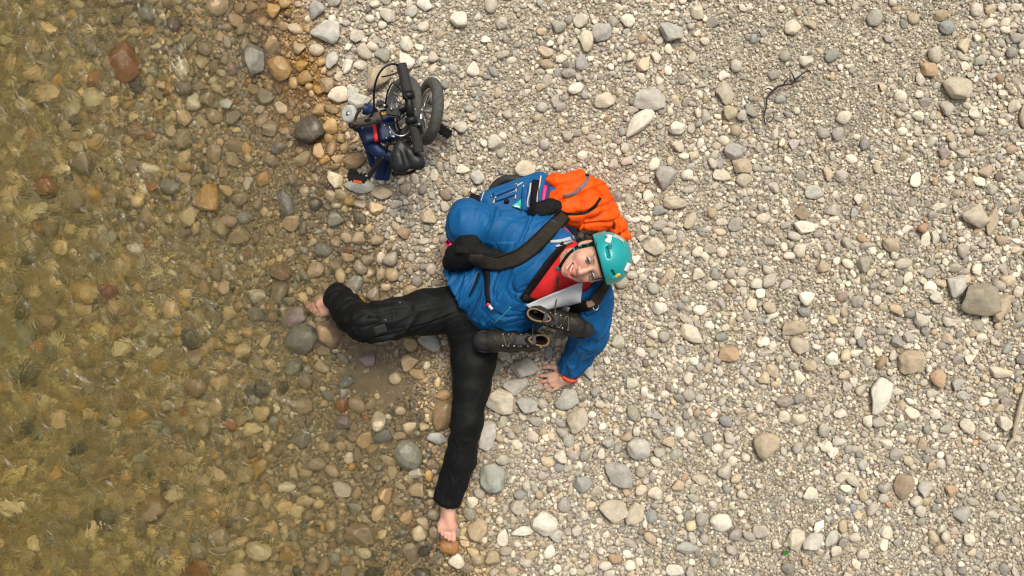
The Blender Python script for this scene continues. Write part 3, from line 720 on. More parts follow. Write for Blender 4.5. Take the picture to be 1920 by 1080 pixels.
class Form:
    def __init__(self, R=None, t=None):
        self.pr = []
        self.set(R, t)
    def set(self, R=None, t=None):
        self.R = np.eye(3) if R is None else np.asarray(R, float)
        self.t = np.zeros(3) if t is None else np.asarray(t, float)
        return self
    def w(self, p): return self.R @ np.asarray(p, float) + self.t
    def limb(self, a, b, ra, rb, k=0.012, op=1):
        a, b = self.w(a), self.w(b); ab = b - a; L = float(ab @ ab) + 1e-12
        def f(X, Y, Z):
            px, py, pz = X - a[0], Y - a[1], Z - a[2]
            h = np.clip((px * ab[0] + py * ab[1] + pz * ab[2]) / L, 0, 1)
            return np.sqrt((px - h * ab[0]) ** 2 + (py - h * ab[1]) ** 2 + (pz - h * ab[2]) ** 2) - (ra + (rb - ra) * h)
        self.pr.append((f, k, op)); return self
    def chain(self, pts, rad, k=0.012, op=1):
        for i in range(len(pts) - 1):
            self.limb(pts[i], pts[i + 1], rad[i], rad[i + 1], k, op)
        return self
    def lump(self, c, r, R=None, k=0.012, op=1):
        c = self.w(c); r = np.asarray(r, float)
        A = (self.R if R is None else self.R @ np.asarray(R)).T
        def f(X, Y, Z):
            px, py, pz = X - c[0], Y - c[1], Z - c[2]
            u = [A[i, 0] * px + A[i, 1] * py + A[i, 2] * pz for i in range(3)]
            k0 = np.sqrt((u[0] / r[0]) ** 2 + (u[1] / r[1]) ** 2 + (u[2] / r[2]) ** 2)
            k1 = np.sqrt((u[0] / r[0] ** 2) ** 2 + (u[1] / r[1] ** 2) ** 2 + (u[2] / r[2] ** 2) ** 2)
            return np.where(k0 < 1e-4, -r.min(), k0 * (k0 - 1) / np.maximum(k1, 1e-6))
        self.pr.append((f, k, op)); return self
    def block(self, c, h, rnd=0.01, R=None, k=0.008, op=1):
        c = self.w(c); h = np.asarray(h, float) - rnd
        A = (self.R if R is None else self.R @ np.asarray(R)).T
        def f(X, Y, Z):
            px, py, pz = X - c[0], Y - c[1], Z - c[2]
            q = [np.abs(A[i, 0] * px + A[i, 1] * py + A[i, 2] * pz) - h[i] for i in range(3)]
            o = np.sqrt(np.maximum(q[0], 0) ** 2 + np.maximum(q[1], 0) ** 2 + np.maximum(q[2], 0) ** 2)
            return o + np.minimum(np.maximum(q[0], np.maximum(q[1], q[2])), 0) - rnd
        self.pr.append((f, k, op)); return self
    def half(self, p, nrmal, k=0.004, op=-1):
        """cut away everything on the side the normal points to"""
        p = self.w(p); m = self.R @ nrm(nrmal)
        def f(X, Y, Z): return -((X - p[0]) * m[0] + (Y - p[1]) * m[1] + (Z - p[2]) * m[2])
        self.pr.append((f, k, op)); return self
    def prism(self, poly, z0, z1, k=0.004, op=-1):
        poly = np.asarray(poly, float)
        def f(X, Y, Z):
            d = np.full(X.shape, 1e9); s = np.ones(X.shape)
            n_ = len(poly)
            for i in range(n_):
                a, b = poly[i], poly[i - 1]
                e = b - a; wx_, wy_ = X - a[0], Y - a[1]
                h = np.clip((wx_ * e[0] + wy_ * e[1]) / (e @ e), 0, 1)
                d = np.minimum(d, (wx_ - e[0] * h) ** 2 + (wy_ - e[1] * h) ** 2)
                c1, c2, c3 = Y >= a[1], Y < b[1], e[0] * wy_ > e[1] * wx_
                s = np.where((c1 & c2 & c3) | (~c1 & ~c2 & ~c3), -s, s)
            d2 = s * np.sqrt(d)
            return np.maximum(d2, np.maximum(Z - z1, z0 - Z))
        self.pr.append((f, k, op)); return self
    def ev(self, X, Y, Z, only=None):
        d = None
        for i, (f, k, op) in enumerate(self.pr):
            if only is not None and not only[i]: continue
            e = f(X, Y, Z)
            if d is None:
                d = e if op > 0 else np.full(np.shape(X), 1.0)
                if op > 0: continue
            if op > 0:
                h = np.clip(0.5 + 0.5 * (e - d) / k, 0, 1)
                d = e * (1 - h) + d * h - k * h * (1 - h)
            else:
                h = np.clip(0.5 + 0.5 * (e + d) / k, 0, 1)
                d = -((e) * (1 - h) + (-d) * h - k * h * (1 - h))
        return np.full(np.shape(X), 1.0) if d is None else d
    def mesh(self, lo, hi, h):
        lo, hi = np.asarray(lo, float), np.asarray(hi, float)
        BS = 20
        nb = np.ceil((hi - lo) / (h * BS)).astype(int)
        N = nb * BS + 8
        hd = h * BS * 0.87
        off = np.arange(BS + 1) * h
        CV, CI, Q = [], [], []
        gid = lambda i, j, k: (i * N[1] + j) * N[2] + k
        kmax = max(p[1] for p in self.pr)
        cs = np.stack(np.meshgrid(*[np.arange(q) for q in nb], indexing='ij'), -1).reshape(-1, 3)
        cen = lo + (cs + 0.5) * BS * h
        vals = [p[0](cen[:, 0], cen[:, 1], cen[:, 2]) for p in self.pr]
        fc = self.ev(cen[:, 0], cen[:, 1], cen[:, 2])
        for bi in np.nonzero(np.abs(fc) < hd * 1.25 + kmax)[0]:
            b0 = cs[bi] * BS
            o = lo + b0 * h
            only = [vals[i][bi] < hd * 1.25 + self.pr[i][1] for i in range(len(self.pr))]
            if not any(only[i] and self.pr[i][2] > 0 for i in range(len(self.pr))): continue
            X, Y, Z = np.meshgrid(o[0] + off, o[1] + off, o[2] + off, indexing='ij')
            f = self.ev(X, Y, Z, only)
            s = f < 0
            if s.all() or not s.any(): continue
            acc = np.zeros((BS, BS, BS, 3)); cnt = np.zeros((BS, BS, BS))
            for ax in range(3):
                for u in (0, 1):
                    for v in (0, 1):
                        A, B = [0, 0, 0], [0, 0, 0]
                        o1, o2 = [q for q in range(3) if q != ax]
                        A[o1] = B[o1] = u; A[o2] = B[o2] = v; B[ax] = 1
                        sa = tuple(slice(q, q + BS) for q in A); sb = tuple(slice(q, q + BS) for q in B)
                        fa, fb = f[sa], f[sb]
                        m = (fa < 0) != (fb < 0)
                        t = np.where(m, fa / np.where(m, fa - fb, 1), 0)
                        pos = np.zeros((BS, BS, BS, 3))
                        for q in range(3): pos[..., q] = A[q]
                        pos[..., ax] += t
                        acc += np.where(m[..., None], pos, 0); cnt += m
            ii = np.argwhere(cnt > 0)
            if len(ii) == 0: continue
            pv = acc[tuple(ii.T)] / cnt[tuple(ii.T)][:, None] + ii
            CV.append(o + pv * h)
            g = ii + b0 + 2
            CI.append(gid(g[:, 0], g[:, 1], g[:, 2]))
            for ax in range(3):
                o1, o2 = (ax + 1) % 3, (ax + 2) % 3
                A = [slice(0, BS)] * 3; B = [slice(0, BS)] * 3; B[ax] = slice(1, BS + 1)
                sa, sb = s[tuple(A)], s[tuple(B)]
                e = np.argwhere(sa != sb)
                if len(e) == 0: continue
                flip = sa[tuple(e.T)]
                g = e + b0 + 2
                def gg(du, dv):
                    w = g.copy(); w[:, o1] += du; w[:, o2] += dv
                    return gid(w[:, 0], w[:, 1], w[:, 2])
                q = np.stack([gg(-1, -1), gg(0, -1), gg(0, 0), gg(-1, 0)], 1)
                q[~flip] = q[~flip][:, ::-1]
                Q.append(q)
        CV = np.concatenate(CV); CI = np.concatenate(CI); Q = np.concatenate(Q)
        order = np.argsort(CI); CI, CV = CI[order], CV[order]
        pos = np.searchsorted(CI, Q); pos = np.clip(pos, 0, len(CI) - 1)
        good = (CI[pos] == Q).all(1)
        return CV, pos[good]

def normals(V, F):
    n = np.zeros_like(V)
    fn = np.cross(V[F[:, 2]] - V[F[:, 0]], V[F[:, 3]] - V[F[:, 1]])
    for i in range(4): np.add.at(n, F[:, i], fn)
    return n / np.maximum(np.linalg.norm(n, axis=1, keepdims=True), 1e-12)

def relax(V, F, it=2, k=0.5):
    for _ in range(it):
        a = np.zeros_like(V); c = np.zeros(len(V))
        for i in range(4):
            for j in (1, 3):
                np.add.at(a, F[:, i], V[F[:, (i + j) % 4]]); np.add.at(c, F[:, i], 1)
        V = V + k * (a / np.maximum(c, 1)[:, None] - V)
    return V

def ridged(p, f, seed): return 1 - 2 * np.abs(noise3(p, f, seed))
def folds(V, F, amp, axis_dir=None, seed=1, f=9.0, stretch=0.35):
    """cloth: soft ridges that run along axis_dir, plus small creases"""
    n = normals(V, F)
    p = V + 0.03 * np.stack([noise3(V, 6, seed + 11), noise3(V, 6, seed + 12), noise3(V, 6, seed + 13)], 1)
    if axis_dir is not None:
        a = nrm(axis_dir)
        p = p - np.outer(p @ a, a) * (1 - stretch)
    r1, r2 = np.maximum(ridged(p, f, seed), -.2), np.maximum(ridged(p, f * 2.1, seed + 1), -.2)
    m = 0.5 + 0.5 * noise3(V, 5, seed + 5)              # some places lie flat, some are creased
    d = amp * (0.35 * noise3(V, 4, seed + 7) + r1 ** 2 * np.sign(r1) * 0.8 * m + 0.5 * r2 ** 2 * np.sign(r2) * m + 0.10 * noise3(p, f * 4.3, seed + 2)
               - 0.55 * np.exp(-(noise3(p, f * 1.3, seed + 8) / .09) ** 2) * m - 0.30 * np.exp(-(noise3(p, f * 2.4, seed + 9) / .12) ** 2) * m)
    return V + n * d[:, None]

def tube(name, pts, rad, m, parent=None, seg=10, sub=6, closed=False):
    pts = np.asarray(pts, float); n_ = len(pts)
    rad = np.full(n_, rad, float) if np.isscalar(rad) else np.asarray(rad, float)
    P_, R_ = [], []
    if n_ == 2 and not closed: P_, R_ = list(pts), list(rad)
    else:
        rng_ = range(n_) if closed else range(n_ - 1)
        for i in rng_:
            p0, p1, p2, p3 = [pts[(i + q) % n_] if closed else pts[min(max(i + q, 0), n_ - 1)] for q in (-1, 0, 1, 2)]
            for t in np.linspace(0, 1, sub, endpoint=False):
                P_.append(0.5 * (2 * p1 + (p2 - p0) * t + (2 * p0 - 5 * p1 + 4 * p2 - p3) * t * t + (3 * p1 - p0 - 3 * p2 + p3) * t ** 3))
                R_.append(rad[i] * (1 - t) + rad[(i + 1) % n_] * t)
        if not closed: P_.append(pts[-1]); R_.append(rad[-1])
    P_, R_ = np.array(P_), np.array(R_)
    k = len(P_)
    T = np.gradient(P_, axis=0) if not closed else np.roll(P_, -1, 0) - np.roll(P_, 1, 0)
    u = np.cross(T[0], (0.1, 0.2, 1.0)); u = nrm(u)
    V = []
    for i in range(k):
        t = nrm(T[i]); u = nrm(u - t * (u @ t)); v = np.cross(t, u)
        for j in range(seg):
            a = 2 * math.pi * j / seg
            V.append(P_[i] + R_[i] * (math.cos(a) * u + math.sin(a) * v))
    Fc = []
    for i in range(k if closed else k - 1):
        for j in range(seg):
            Fc.append((i * seg + j, i * seg + (j + 1) % seg, ((i + 1) % k) * seg + (j + 1) % seg, ((i + 1) % k) * seg + j))
    if not closed:
        Fc += [list(range(seg - 1, -1, -1)), list(range((k - 1) * seg, k * seg))]
    return mk(name, V, Fc, m, parent)

def box(name, c, half, m, parent=None, R=None, bev=0.004):
    bm = bmesh.new()
    bmesh.ops.create_cube(bm, size=2)
    for v in bm.verts: v.co = Vector((v.co.x * half[0], v.co.y * half[1], v.co.z * half[2]))
    bmesh.ops.bevel(bm, geom=bm.edges[:], offset=min(bev, min(half) * 0.8), segments=2, affect='EDGES')
    V = np.array([v.co[:] for v in bm.verts]); Fc = [[v.index for v in f.verts] for f in bm.faces]
    bm.free()
    R = np.eye(3) if R is None else R
    return mk(name, V @ np.asarray(R).T + np.asarray(c), Fc, m, parent, smooth=False)

def lathe(name, prof, c, ax, m, parent=None, seg=40, closed=True, wob=0.0):
    """profile of (radius, height) turned about the axis ax through c"""
    R = frame(np.cross(ax, (0.3, 0.5, 0.1)), ax)
    prof = np.asarray(prof, float); k = len(prof)
    V = []
    for j in range(seg):
        a = 2 * math.pi * j / seg
        for r, z in prof: V.append((r * math.cos(a), r * math.sin(a), z))
    V = np.array(V) @ R.T + np.asarray(c)
    Fc = []
    for j in range(seg):
        for i in range(k if closed else k - 1):
            Fc.append((j * k + i, ((j + 1) % seg) * k + i, ((j + 1) % seg) * k + (i + 1) % k, j * k + (i + 1) % k))
    return mk(name, V, Fc, m, parent)

def bvh_of(objs):
    V, Fc = [], []
    for o in objs:
        b0 = len(V); w = WLOC[o.name]
        V += [tuple(np.array(v.co[:]) + w) for v in o.data.vertices]
        Fc += [[b0 + i for i in p.vertices] for p in o.data.polygons]
    return BVHTree.FromPolygons(V, Fc)

def drape_pt(bvh, px, py, z_default):
    g = P(px, py, 0.0); o = np.array([0, 0, CAM_H])
    h = bvh.ray_cast(Vector(o), Vector(nrm(g - o)))
    return np.array(h[0]) if h[0] is not None else P(px, py, z_default)

def sheet(name, rows, thick, m, parent=None):
    """rows (n,m,3) of points: a cloth with thickness"""
    rows = np.asarray(rows, float); a, b = rows.shape[:2]
    du = np.gradient(rows, axis=0) if a > 1 else None
    dv = np.gradient(rows, axis=1)
    nn = np.cross(du, dv); nn /= np.maximum(np.linalg.norm(nn, axis=2, keepdims=True), 1e-9)
    nn = np.where(nn[..., 2:3] < 0, -nn, nn)
    T, B = rows + nn * thick, rows - nn * 0.002
    V = np.concatenate([T.reshape(-1, 3), B.reshape(-1, 3)])
    i = np.arange(a * b).reshape(a, b); n_ = a * b
    Fc = []
    for x in range(a - 1):
        for y in range(b - 1):
            q = [i[x, y], i[x + 1, y], i[x + 1, y + 1], i[x, y + 1]]
            Fc.append(q); Fc.append([n_ + k for k in q[::-1]])
    ring = list(i[:, 0]) + list(i[-1, 1:]) + list(i[-2::-1, -1]) + list(i[0, -2:0:-1])
    for k in range(len(ring)):
        p, q = ring[k], ring[(k + 1) % len(ring)]
        Fc.append([q, p, n_ + p, n_ + q])
    bm = bmesh.new()
    vs = [bm.verts.new(v) for v in V]
    for f in Fc: bm.faces.new([vs[k] for k in f])
    bmesh.ops.recalc_face_normals(bm, faces=bm.faces[:])
    bm.verts.index_update()
    Fc = [[v.index for v in f.verts] for f in bm.faces]; bm.free()
    return mk(name, V, Fc, m, parent)

def smooth_rows(rows, it):
    rows = rows.copy()
    for _ in range(it):
        z = rows.copy()
        z[1:-1] = (rows[:-2] + 2 * rows[1:-1] + rows[2:]) / 4
        rows = z
    return rows

def strap(name, path, width, bvh, m, parent=None, lift=0.006, thick=0.004, n=28, z0=0.2, it=3, across=5):
    """a band laid over the things below along a path (photograph pixels), `width` in pixels (number or list)"""
    path = np.asarray(path, float)
    t = np.linspace(0, 1, len(path)); s = np.linspace(0, 1, n)
    for _ in range(1):
        X = np.interp(s, t, path[:, 0]); Y = np.interp(s, t, path[:, 1])
    for _ in range(4):
        X[1:-1] = (X[:-2] + 2 * X[1:-1] + X[2:]) / 4; Y[1:-1] = (Y[:-2] + 2 * Y[1:-1] + Y[2:]) / 4
    w = np.interp(s, np.linspace(0, 1, len(width)), width) if not np.isscalar(width) else np.full(n, width)
    dx, dy = np.gradient(X), np.gradient(Y); L = np.hypot(dx, dy)
    nx, ny = -dy / L, dx / L
    rows = np.array([[drape_pt(bvh, X[i] + nx[i] * w[i] * (v - 0.5), Y[i] + ny[i] * w[i] * (v - 0.5), z0) for v in np.linspace(0, 1, across)] for i in range(n)])
    # a band does not follow every dip: it bridges them
    for _ in range(it):
        z = rows[..., 2].copy()
        avg = z.copy(); avg[1:-1] = (z[:-2] + z[2:]) / 2
        avg[:, 1:-1] = (avg[:, 1:-1] * 2 + avg[:, :-2] + avg[:, 2:]) / 4
        rows[..., 2] = np.maximum(z, avg) * 0.7 + avg * 0.3
    rows[..., 2] += lift
    return sheet(name, rows, thick, m, parent)

def patch(name, poly4, nu, nv, bvh, m, parent=None, lift=0.004, thick=0.002, z0=0.3, it=2):
    """a four-cornered (bilinear) piece of cloth laid over the things below; corners in photograph pixels"""
    p = np.asarray(poly4, float)
    rows = []
    for u in np.linspace(0, 1, nu):
        a, b = p[0] * (1 - u) + p[1] * u, p[3] * (1 - u) + p[2] * u
        rows.append([drape_pt(bvh, *(a * (1 - v) + b * v), z0) for v in np.linspace(0, 1, nv)])
    rows = np.array(rows)
    for _ in range(it):
        z = rows[..., 2].copy()
        z[1:-1] = (z[:-2] + 2 * z[1:-1] + z[2:]) / 4; z[:, 1:-1] = (z[:, :-2] + 2 * z[:, 1:-1] + z[:, 2:]) / 4
        rows[..., 2] = np.maximum(z, rows[..., 2] * .5 + z * .5)
    rows[..., 2] += lift
    return sheet(name, rows, thick, m, parent)

# ------------------------------------------------------------------ the person
M_SKIN = mat('skin', (0, 0, 0), 0.5, var=0.05, scale=60, attr='Col', bump=0.08, bscale=300)
_b = M_SKIN.node_tree.nodes['Principled BSDF']
_b.inputs['Subsurface Weight'].default_value = 0.12
_b.inputs['Subsurface Radius'].default_value = (0.012, 0.004, 0.002)
_b.inputs['Subsurface Scale'].default_value = 1.0
M_JACKET = mat('blue_shell_fabric', (0.0012, 0.086, 0.245), 0.62, var=0.16, scale=9, bump=0.35, bscale=45, spec=0.3)
M_TROUSER = mat('black_trouser_fabric', (0.0032, 0.0037, 0.0038), 0.66, var=0.3, scale=14, bump=0.4, bscale=45, spec=0.24)
M_RED = mat('red_knit', (0.62, 0.012, 0.012), 0.75, var=0.12, scale=30, bump=0.2, bscale=200)
M_BLACK = mat('black_webbing', (0.0055, 0.0055, 0.0055), 0.75, var=0.25, scale=60, bump=0.3, bscale=220, spec=0.2)
M_BLACKBROWN = mat('dark_padded_strap', (0.026, 0.021, 0.0155), 0.8, var=0.3, scale=40, bump=0.35, bscale=180, spec=0.2)
M_GREYLIN = mat('grey_lining', (0.42, 0.43, 0.45), 0.7, var=0.1, scale=25, bump=0.25, bscale=80)
M_WHITE = mat('white_plastic', (0.75, 0.73, 0.68), 0.5, var=0.08)
M_TEETH = mat('teeth', (0.82, 0.79, 0.70), 0.3, var=0.05)
M_LIP = mat('mouth', (0.30, 0.03, 0.03), 0.5, var=0.1)
M_EYE = mat('eye_white', (0.50, 0.46, 0.43), 0.25, var=0.04)
M_IRIS = mat('iris', (0.05, 0.06, 0.06), 0.2, var=0.2)
M_HAIR = mat('dark_brown_hair', (0.035, 0.022, 0.014), 0.6, var=0.4, scale=120)
M_CORAL = mat('coral_cuff', (0.85, 0.13, 0.07), 0.7, var=0.1)
M_METAL = mat('steel', (0.55, 0.55, 0.55), 0.3, metal=1.0, var=0.1)
M_CORD = mat('dark_cord', (0.05, 0.042, 0.033), 0.8, var=0.2)

hipR, kneeR, ankR = P(884, 575, .14), P(690, 607, .31), P(634, 556, .035)
hipL, kneeL, ankL = P(893, 622, .14), P(875, 790, .19), P(840, 938, .075)
pelvis = P(888, 592, .155)
belly, chest, neck = P(950, 553, .27), P(1020, 510, .37), P(1068, 493, .475)
shR, elR, wrR = P(1022, 446, .385), P(884, 424, .29), P(872, 470, .07)
shL, elL, wrL = P(1104, 545, .39), P(1102, 628, .215), P(1068, 703, .068)
HC = P(1112, 489, .585)
HF = nrm((-.30, -.38, .87)); HU = np.array((.93, .17, .33)); HU = nrm(HU - HF * (HU @ HF)); HR = np.cross(HF, HU)
HM = np.stack([HR, HF, HU], 1)            # head frame: x her right, y face, z crown
def Hd(p): return HM @ np.asarray(p, float) + HC

body = Form()
# trunk and limbs, slimmer than the clothes over them
body.limb(pelvis, belly, .10, .11, .05).limb(belly, chest, .11, .115, .05).limb(chest, neck, .10, .055, .05).limb(shR, shL, .05, .05, .04)
body.chain([hipR, kneeR, ankR], [.072, .046, .034], .03).chain([hipL, kneeL, ankL], [.072, .046, .034], .03)
body.chain([shR, elR, wrR], [.048, .038, .026], .02).chain([shL, elL, wrL], [.048, .038, .028], .02)
body.limb(neck, Hd((0, -.02, -.06)), .056, .054, .03)
# head
body.set(HM, HC)
body.lump((0, -.012, .035), (.074, .094, .085), k=.02).lump((0, .026, -.030), (.064, .060, .076), k=.025)
body.lump((0, .040, -.080), (.044, .044, .036), k=.025).lump((0, .074, -.101), (.019, .016, .015), k=.018)
for s in (-1, 1):
    body.lump((s * .037, .056, -.030), (.026, .026, .022), k=.016)
    body.lump((s * .056, .012, -.068), (.014, .026, .026), k=.02)
body.limb((-.034, .080, .030), (.034, .080, .030), .012, .012, .014)
for s in (-1, 1): body.lump((s * .032, .096, .008), (.0165, .014, .0068), k=.006, op=-1)
body.chain([(0, .086, .018), (0, .103, -.010), (0, .114, -.027)], [.008, .010, .0125], .010)
for s in (-1, 1): body.lump((s * .0125, .100, -.031), (.0085, .010, .008), k=.007)
body.chain([(-.030, .072, -.053), (-.017, .090, -.060), (0, .096, -.063), (.017, .090, -.060), (.030, .072, -.053)], [.006, .0085, .009, .0085, .006], .008)
body.chain([(-.028, .072, -.057), (-.016, .086, -.082), (0, .090, -.087), (.016, .086, -.082), (.028, .072, -.057)], [.005, .008, .009, .008, .005], .008)
for q in range(-4, 5):
    u = q / 4; body.lump((u * .024, .099 - .020 * u * u, -.0740 + .015 * u * u), (.009, .018, .0092 * (1 - .5 * abs(u))), k=.003, op=-1)
for s in (-1, 1):
    body.lump((s * .078, -.006, -.008), (.010, .021, .032), R=frame((1, -.35 * s, 0), (0, -.15, 1)), k=.006)
    body.lump((s * .088, .000, -.006), (.007, .012, .018), k=.005, op=-1)
    body.lump((s * .076, .006, -.034), (.008, .010, .010), k=.006)

def add_hand(F, wrist, xdir, up, thumb, curl, splay, s=1.0):
    """palm, five fingers with two bends each, thumb from the side of the palm; thumb = +1/-1 side along local y"""
    R = frame(xdir, up)
    F.set(R * s, wrist)
    t = thumb
    F.limb((-.02, 0, 0), (.03, 0, .002), .027, .028, .012)
    F.limb((.015, .016 * t, 0), (.082, .027 * t, .003), .017, .0135, .010).limb((.02, 0, .002), (.088, .006 * t, .005), .018, .0135, .010)
    F.limb((.02, -.012 * t, 0), (.084, -.014 * t, .003), .018, .013, .010).limb((.015, -.020 * t, -.002), (.074, -.032 * t, -.001), .016, .0115, .010)
    for i, (y, L, r) in enumerate(((.029, .070, .0092), (.008, .078, .0095), (-.014, .072, .0090), (-.034, .056, .0080))):
        a0 = splay * (1.4 - i) * 0.5 * t
        p = np.array([.084 if i < 3 else .074, y * t, .003]); d = 0.0
        pts, rad = [p], [r * 1.08]
        for j, fr in enumerate((.45, .32, .23)):
            d += curl[j] * (1 + .12 * (i - 1))
            p = p + L * fr * np.array([math.cos(d) * math.cos(a0), math.cos(d) * math.sin(a0), -math.sin(d)])
            pts.append(p); rad.append(r * (1 - .10 * (j + 1)))
        F.chain(pts, rad, .004)
    F.chain([(.012, .020 * t, -.004), (.048, .050 * t, -.010), (.074, .062 * t, -.014), (.096, .064 * t, -.018)], [.017, .0125, .0105, .0085], .008)
def add_foot(F, ankle, xdir, up, inner, s=1.0):
    """heel, arch, ball and five toes; inner = +1/-1 side of the big toe along local y"""
    R = frame(xdir, up); F.set(R * s, ankle); t = inner
    F.lump((-.034, 0, -.050), (.034, .031, .034), k=.02).limb((0, 0, 0), (-.012, 0, -.045), .036, .034, .02)
    F.limb((.0, 0, -.012), (.115, .012 * t, -.052), .036, .024, .025).limb((-.02, 0, -.06), (.12, -.022 * t, -.066), .026, .020, .02)
    F.limb((.118, .024 * t, -.064), (.104, -.032 * t, -.067), .023, .018, .016)
    for y, x0, x1, r in ((.026, .130, .176, .0128), (.004, .132, .174, .0088), (-.013, .128, .165, .0082), (-.029, .120, .152, .0076), (-.043, .108, .136, .0070)):
        F.chain([(x0, y * t, -.064), ((x0 + x1) / 2, y * t, -.060), (x1, y * t, -.068)], [r * 1.05, r, r * .95], .004)
add_hand(body, wrL, P(1000, 727, .03) - wrL, (0.05, -.1, 1), -1, (.16, .30, .25), .34, 1.08)
add_hand(body, wrR, np.array((-.55, -.12, -.22)), (0, 0.1, 1), 1, (.2, .3, .3), .25)
add_foot(body, ankR, P(585, 575, .02) - ankR, (-.1, .25, 1), -1, 0.94)
add_foot(body, ankL, np.array((.05, -.86, .42)), (.12, .30, 1), 1, 0.94)
body.set()
bv, bf = body.mesh((-1.05, -1.25, -.12), (.62, .45, .85), .0043)
bv = relax(bv, bf, 1, .35)
def skin_colours(V):
    c = np.tile(np.array([.63, .355, .255]), (len(V), 1))
    c *= (1 + .10 * noise3(V, 35, 3) + .06 * noise3(V, 90, 4))[:, None]
    q = (V - HC) @ HM
    head = (np.abs(q) < .16).all(1)
    def blend(mask, col):
        m = np.clip(mask, 0, 1)[:, None] * head[:, None]
        return c * (1 - m) + np.array(col) * m
    for s in (-1, 1):
        c = blend(.40 * np.exp(-(((q[:, 0] - s * .038) / .02) ** 2 + ((q[:, 2] + .03) / .018) ** 2)) * (q[:, 1] > .03), (.60, .20, .14))
        bz = .026 + .006 * np.sin((np.abs(q[:, 0]) - .01) * 60)
        c = blend(.75 * np.exp(-(((q[:, 0] - s * .032) / .019) ** 4 + ((q[:, 2] - bz) / .0045) ** 4)) * (q[:, 1] > .05), (.10, .06, .04))
        c = blend(.55 * np.exp(-(((q[:, 0] - s * .032) / .019) ** 4 + ((q[:, 2] - .008) / .012) ** 4)) * (q[:, 1] > .05), (.33, .15, .11))
    c = blend(.35 * np.exp(-((q[:, 0] / .014) ** 2 + ((q[:, 2] + .028) / .014) ** 2)) * (q[:, 1] > .09), (.58, .20, .14))
    lip_u = np.exp(-(((q[:, 2] - (-.0615 + 12 * q[:, 0] ** 2)) / .0065) ** 4))
    lip_l = np.exp(-(((q[:, 2] - (-.0865 + 36 * q[:, 0] ** 2)) / .0050) ** 4))
    inl = (np.abs(q[:, 0]) < .027) & (q[:, 1] > .055)
    c = blend(.8 * np.maximum(lip_u, lip_l) * inl, (.50, .055, .05))
    ins = (np.abs(q[:, 0]) < .023) & (q[:, 1] > .04) & (q[:, 1] < .080) & (np.abs(q[:, 2] + .072) < .016)
    c = blend(ins * .9, (.16, .015, .015))
    # fingers, toes and heels are pinker
    for tip, rr in ((P(1000, 730, .03), .07), (P(585, 575, .02), .06), (ankL + np.array((.01, -.14, .03)), .06)):
        m = np.clip(1 - np.linalg.norm(V - tip, axis=1) / (rr * 1.6), 0, 1)[:, None] * .55
        c = c * (1 - m) + np.array([.62, .27, .20]) * m
    return np.clip(c, .01, .9)
person = empty('person', (float(pelvis[0]), float(pelvis[1]), 0.03), 'smiling person in blue jacket and teal helmet sitting on the gravel looking straight up', 'person')
body_ob = mk('body', bv, bf, M_SKIN, person, True, skin_colours(bv))
def ball(name, c, r, m, parent, R=None, seg=2):
    v, f = ico(seg)
    return mk(name, (v * np.asarray(r)) @ (HM if R is None else R).T + c, f, m, parent)
for s in (-1, 1):
    e = ball('eye', Hd((s * .032, .079, .008)), (.0125, .0125, .0115), M_EYE, body_ob, seg=3)
    ball('iris', Hd((s * .032 + .001, .0895, .008)), (.0064, .0034, .0060), M_IRIS, body_ob, seg=2)
    tube('eyelid', [Hd((s * .032 + u * .015, .0905 - .004 * u * u, .0125 - .006 * u * u)) for u in (-1, -.5, 0, .5, 1)], .0022, M_HAIR, body_ob, seg=6, sub=3)
ty = np.linspace(-1, 1, 9)
rows = np.array([[Hd((u * .024, .0885 - .016 * u * u, -.0655 + .011 * u * u - w * .0100 * (1 - .45 * u * u))) for w in (0, .5, 1)] for u in ty])
sheet('teeth', rows, .003, M_TEETH, body_ob)
ball('mouth', Hd((0, .064, -.074)), (.029, .010, .014), M_LIP, body_ob)

hr = Form(HM, HC)
hr.lump((0, -.030, .010), (.084, .086, .095), k=.02).lump((0, -.05, -.05), (.06, .05, .05), k=.03)
for s in (-1, 1): hr.lump((s * .073, .012, .012), (.008, .022, .026), k=.008)
hr.half((0, .020, 0), (0, 1, .15), .02)
rv, rf = hr.mesh(HC - .16, HC + .16, .005)
rv = folds(rv, rf, .004, HU, 61, 30, .2)
mk('hair', rv, rf, M_HAIR, person)

# trousers
tr = Form()
tr.limb(pelvis, P(925, 570, .22), .135, .125, .05)
tr.limb(hipR, hipL, .115, .115, .05)
tr.chain([hipR, P(800, 584, .23), P(740, 598, .28), kneeR, P(655, 585, .17), ankR + np.array((0.005, .0, .035))], [.112, .096, .080, .072, .070, .060], .03)
tr.chain([hipL, P(888, 680, .18), P(884, 725, .19), kneeL, P(864, 860, .13), ankL + np.array((.003, .022, .0))], [.114, .094, .080, .064, .060, .062], .03)
axR = nrm(ankR - kneeR); axL = nrm(ankL - kneeL)
for a, ax in ((ankR + np.array((0.005, 0, .035)) + axR * .022, axR), (ankL + axL * .012, axL)):     # the hems
    tr.block(a + ax * .10, (.10, .13, .13), .004, frame(ax, (.2, .3, 1)), .004, -1)
for a, ax in ((ankR + np.array((0.005, 0, .035)), axR), (ankL, axL)):
    tr.limb(a - ax * .02, a + ax * .2, .044, .050, .006, -1)
tv, tf = tr.mesh((-.95, -1.15, -.1), (.1, .1, .52), .0055)
tv = relax(tv, tf, 2)
leg_dir = np.where((np.linalg.norm(tv - kneeR, axis=1) < np.linalg.norm(tv - kneeL, axis=1))[:, None], 0, 1)[:, 0]
d1 = folds(tv, tf, .015, (1, 0.35, 0), 5, 11, .12); d2 = folds(tv, tf, .015, (.45, 1, 0), 6, 11, .12)
wgt = np.clip((tv[:, 1] + .28) / .12 + .5, 0, 1)[:, None]
tv = d1 * wgt + d2 * (1 - wgt)
nt = normals(tv, tf)
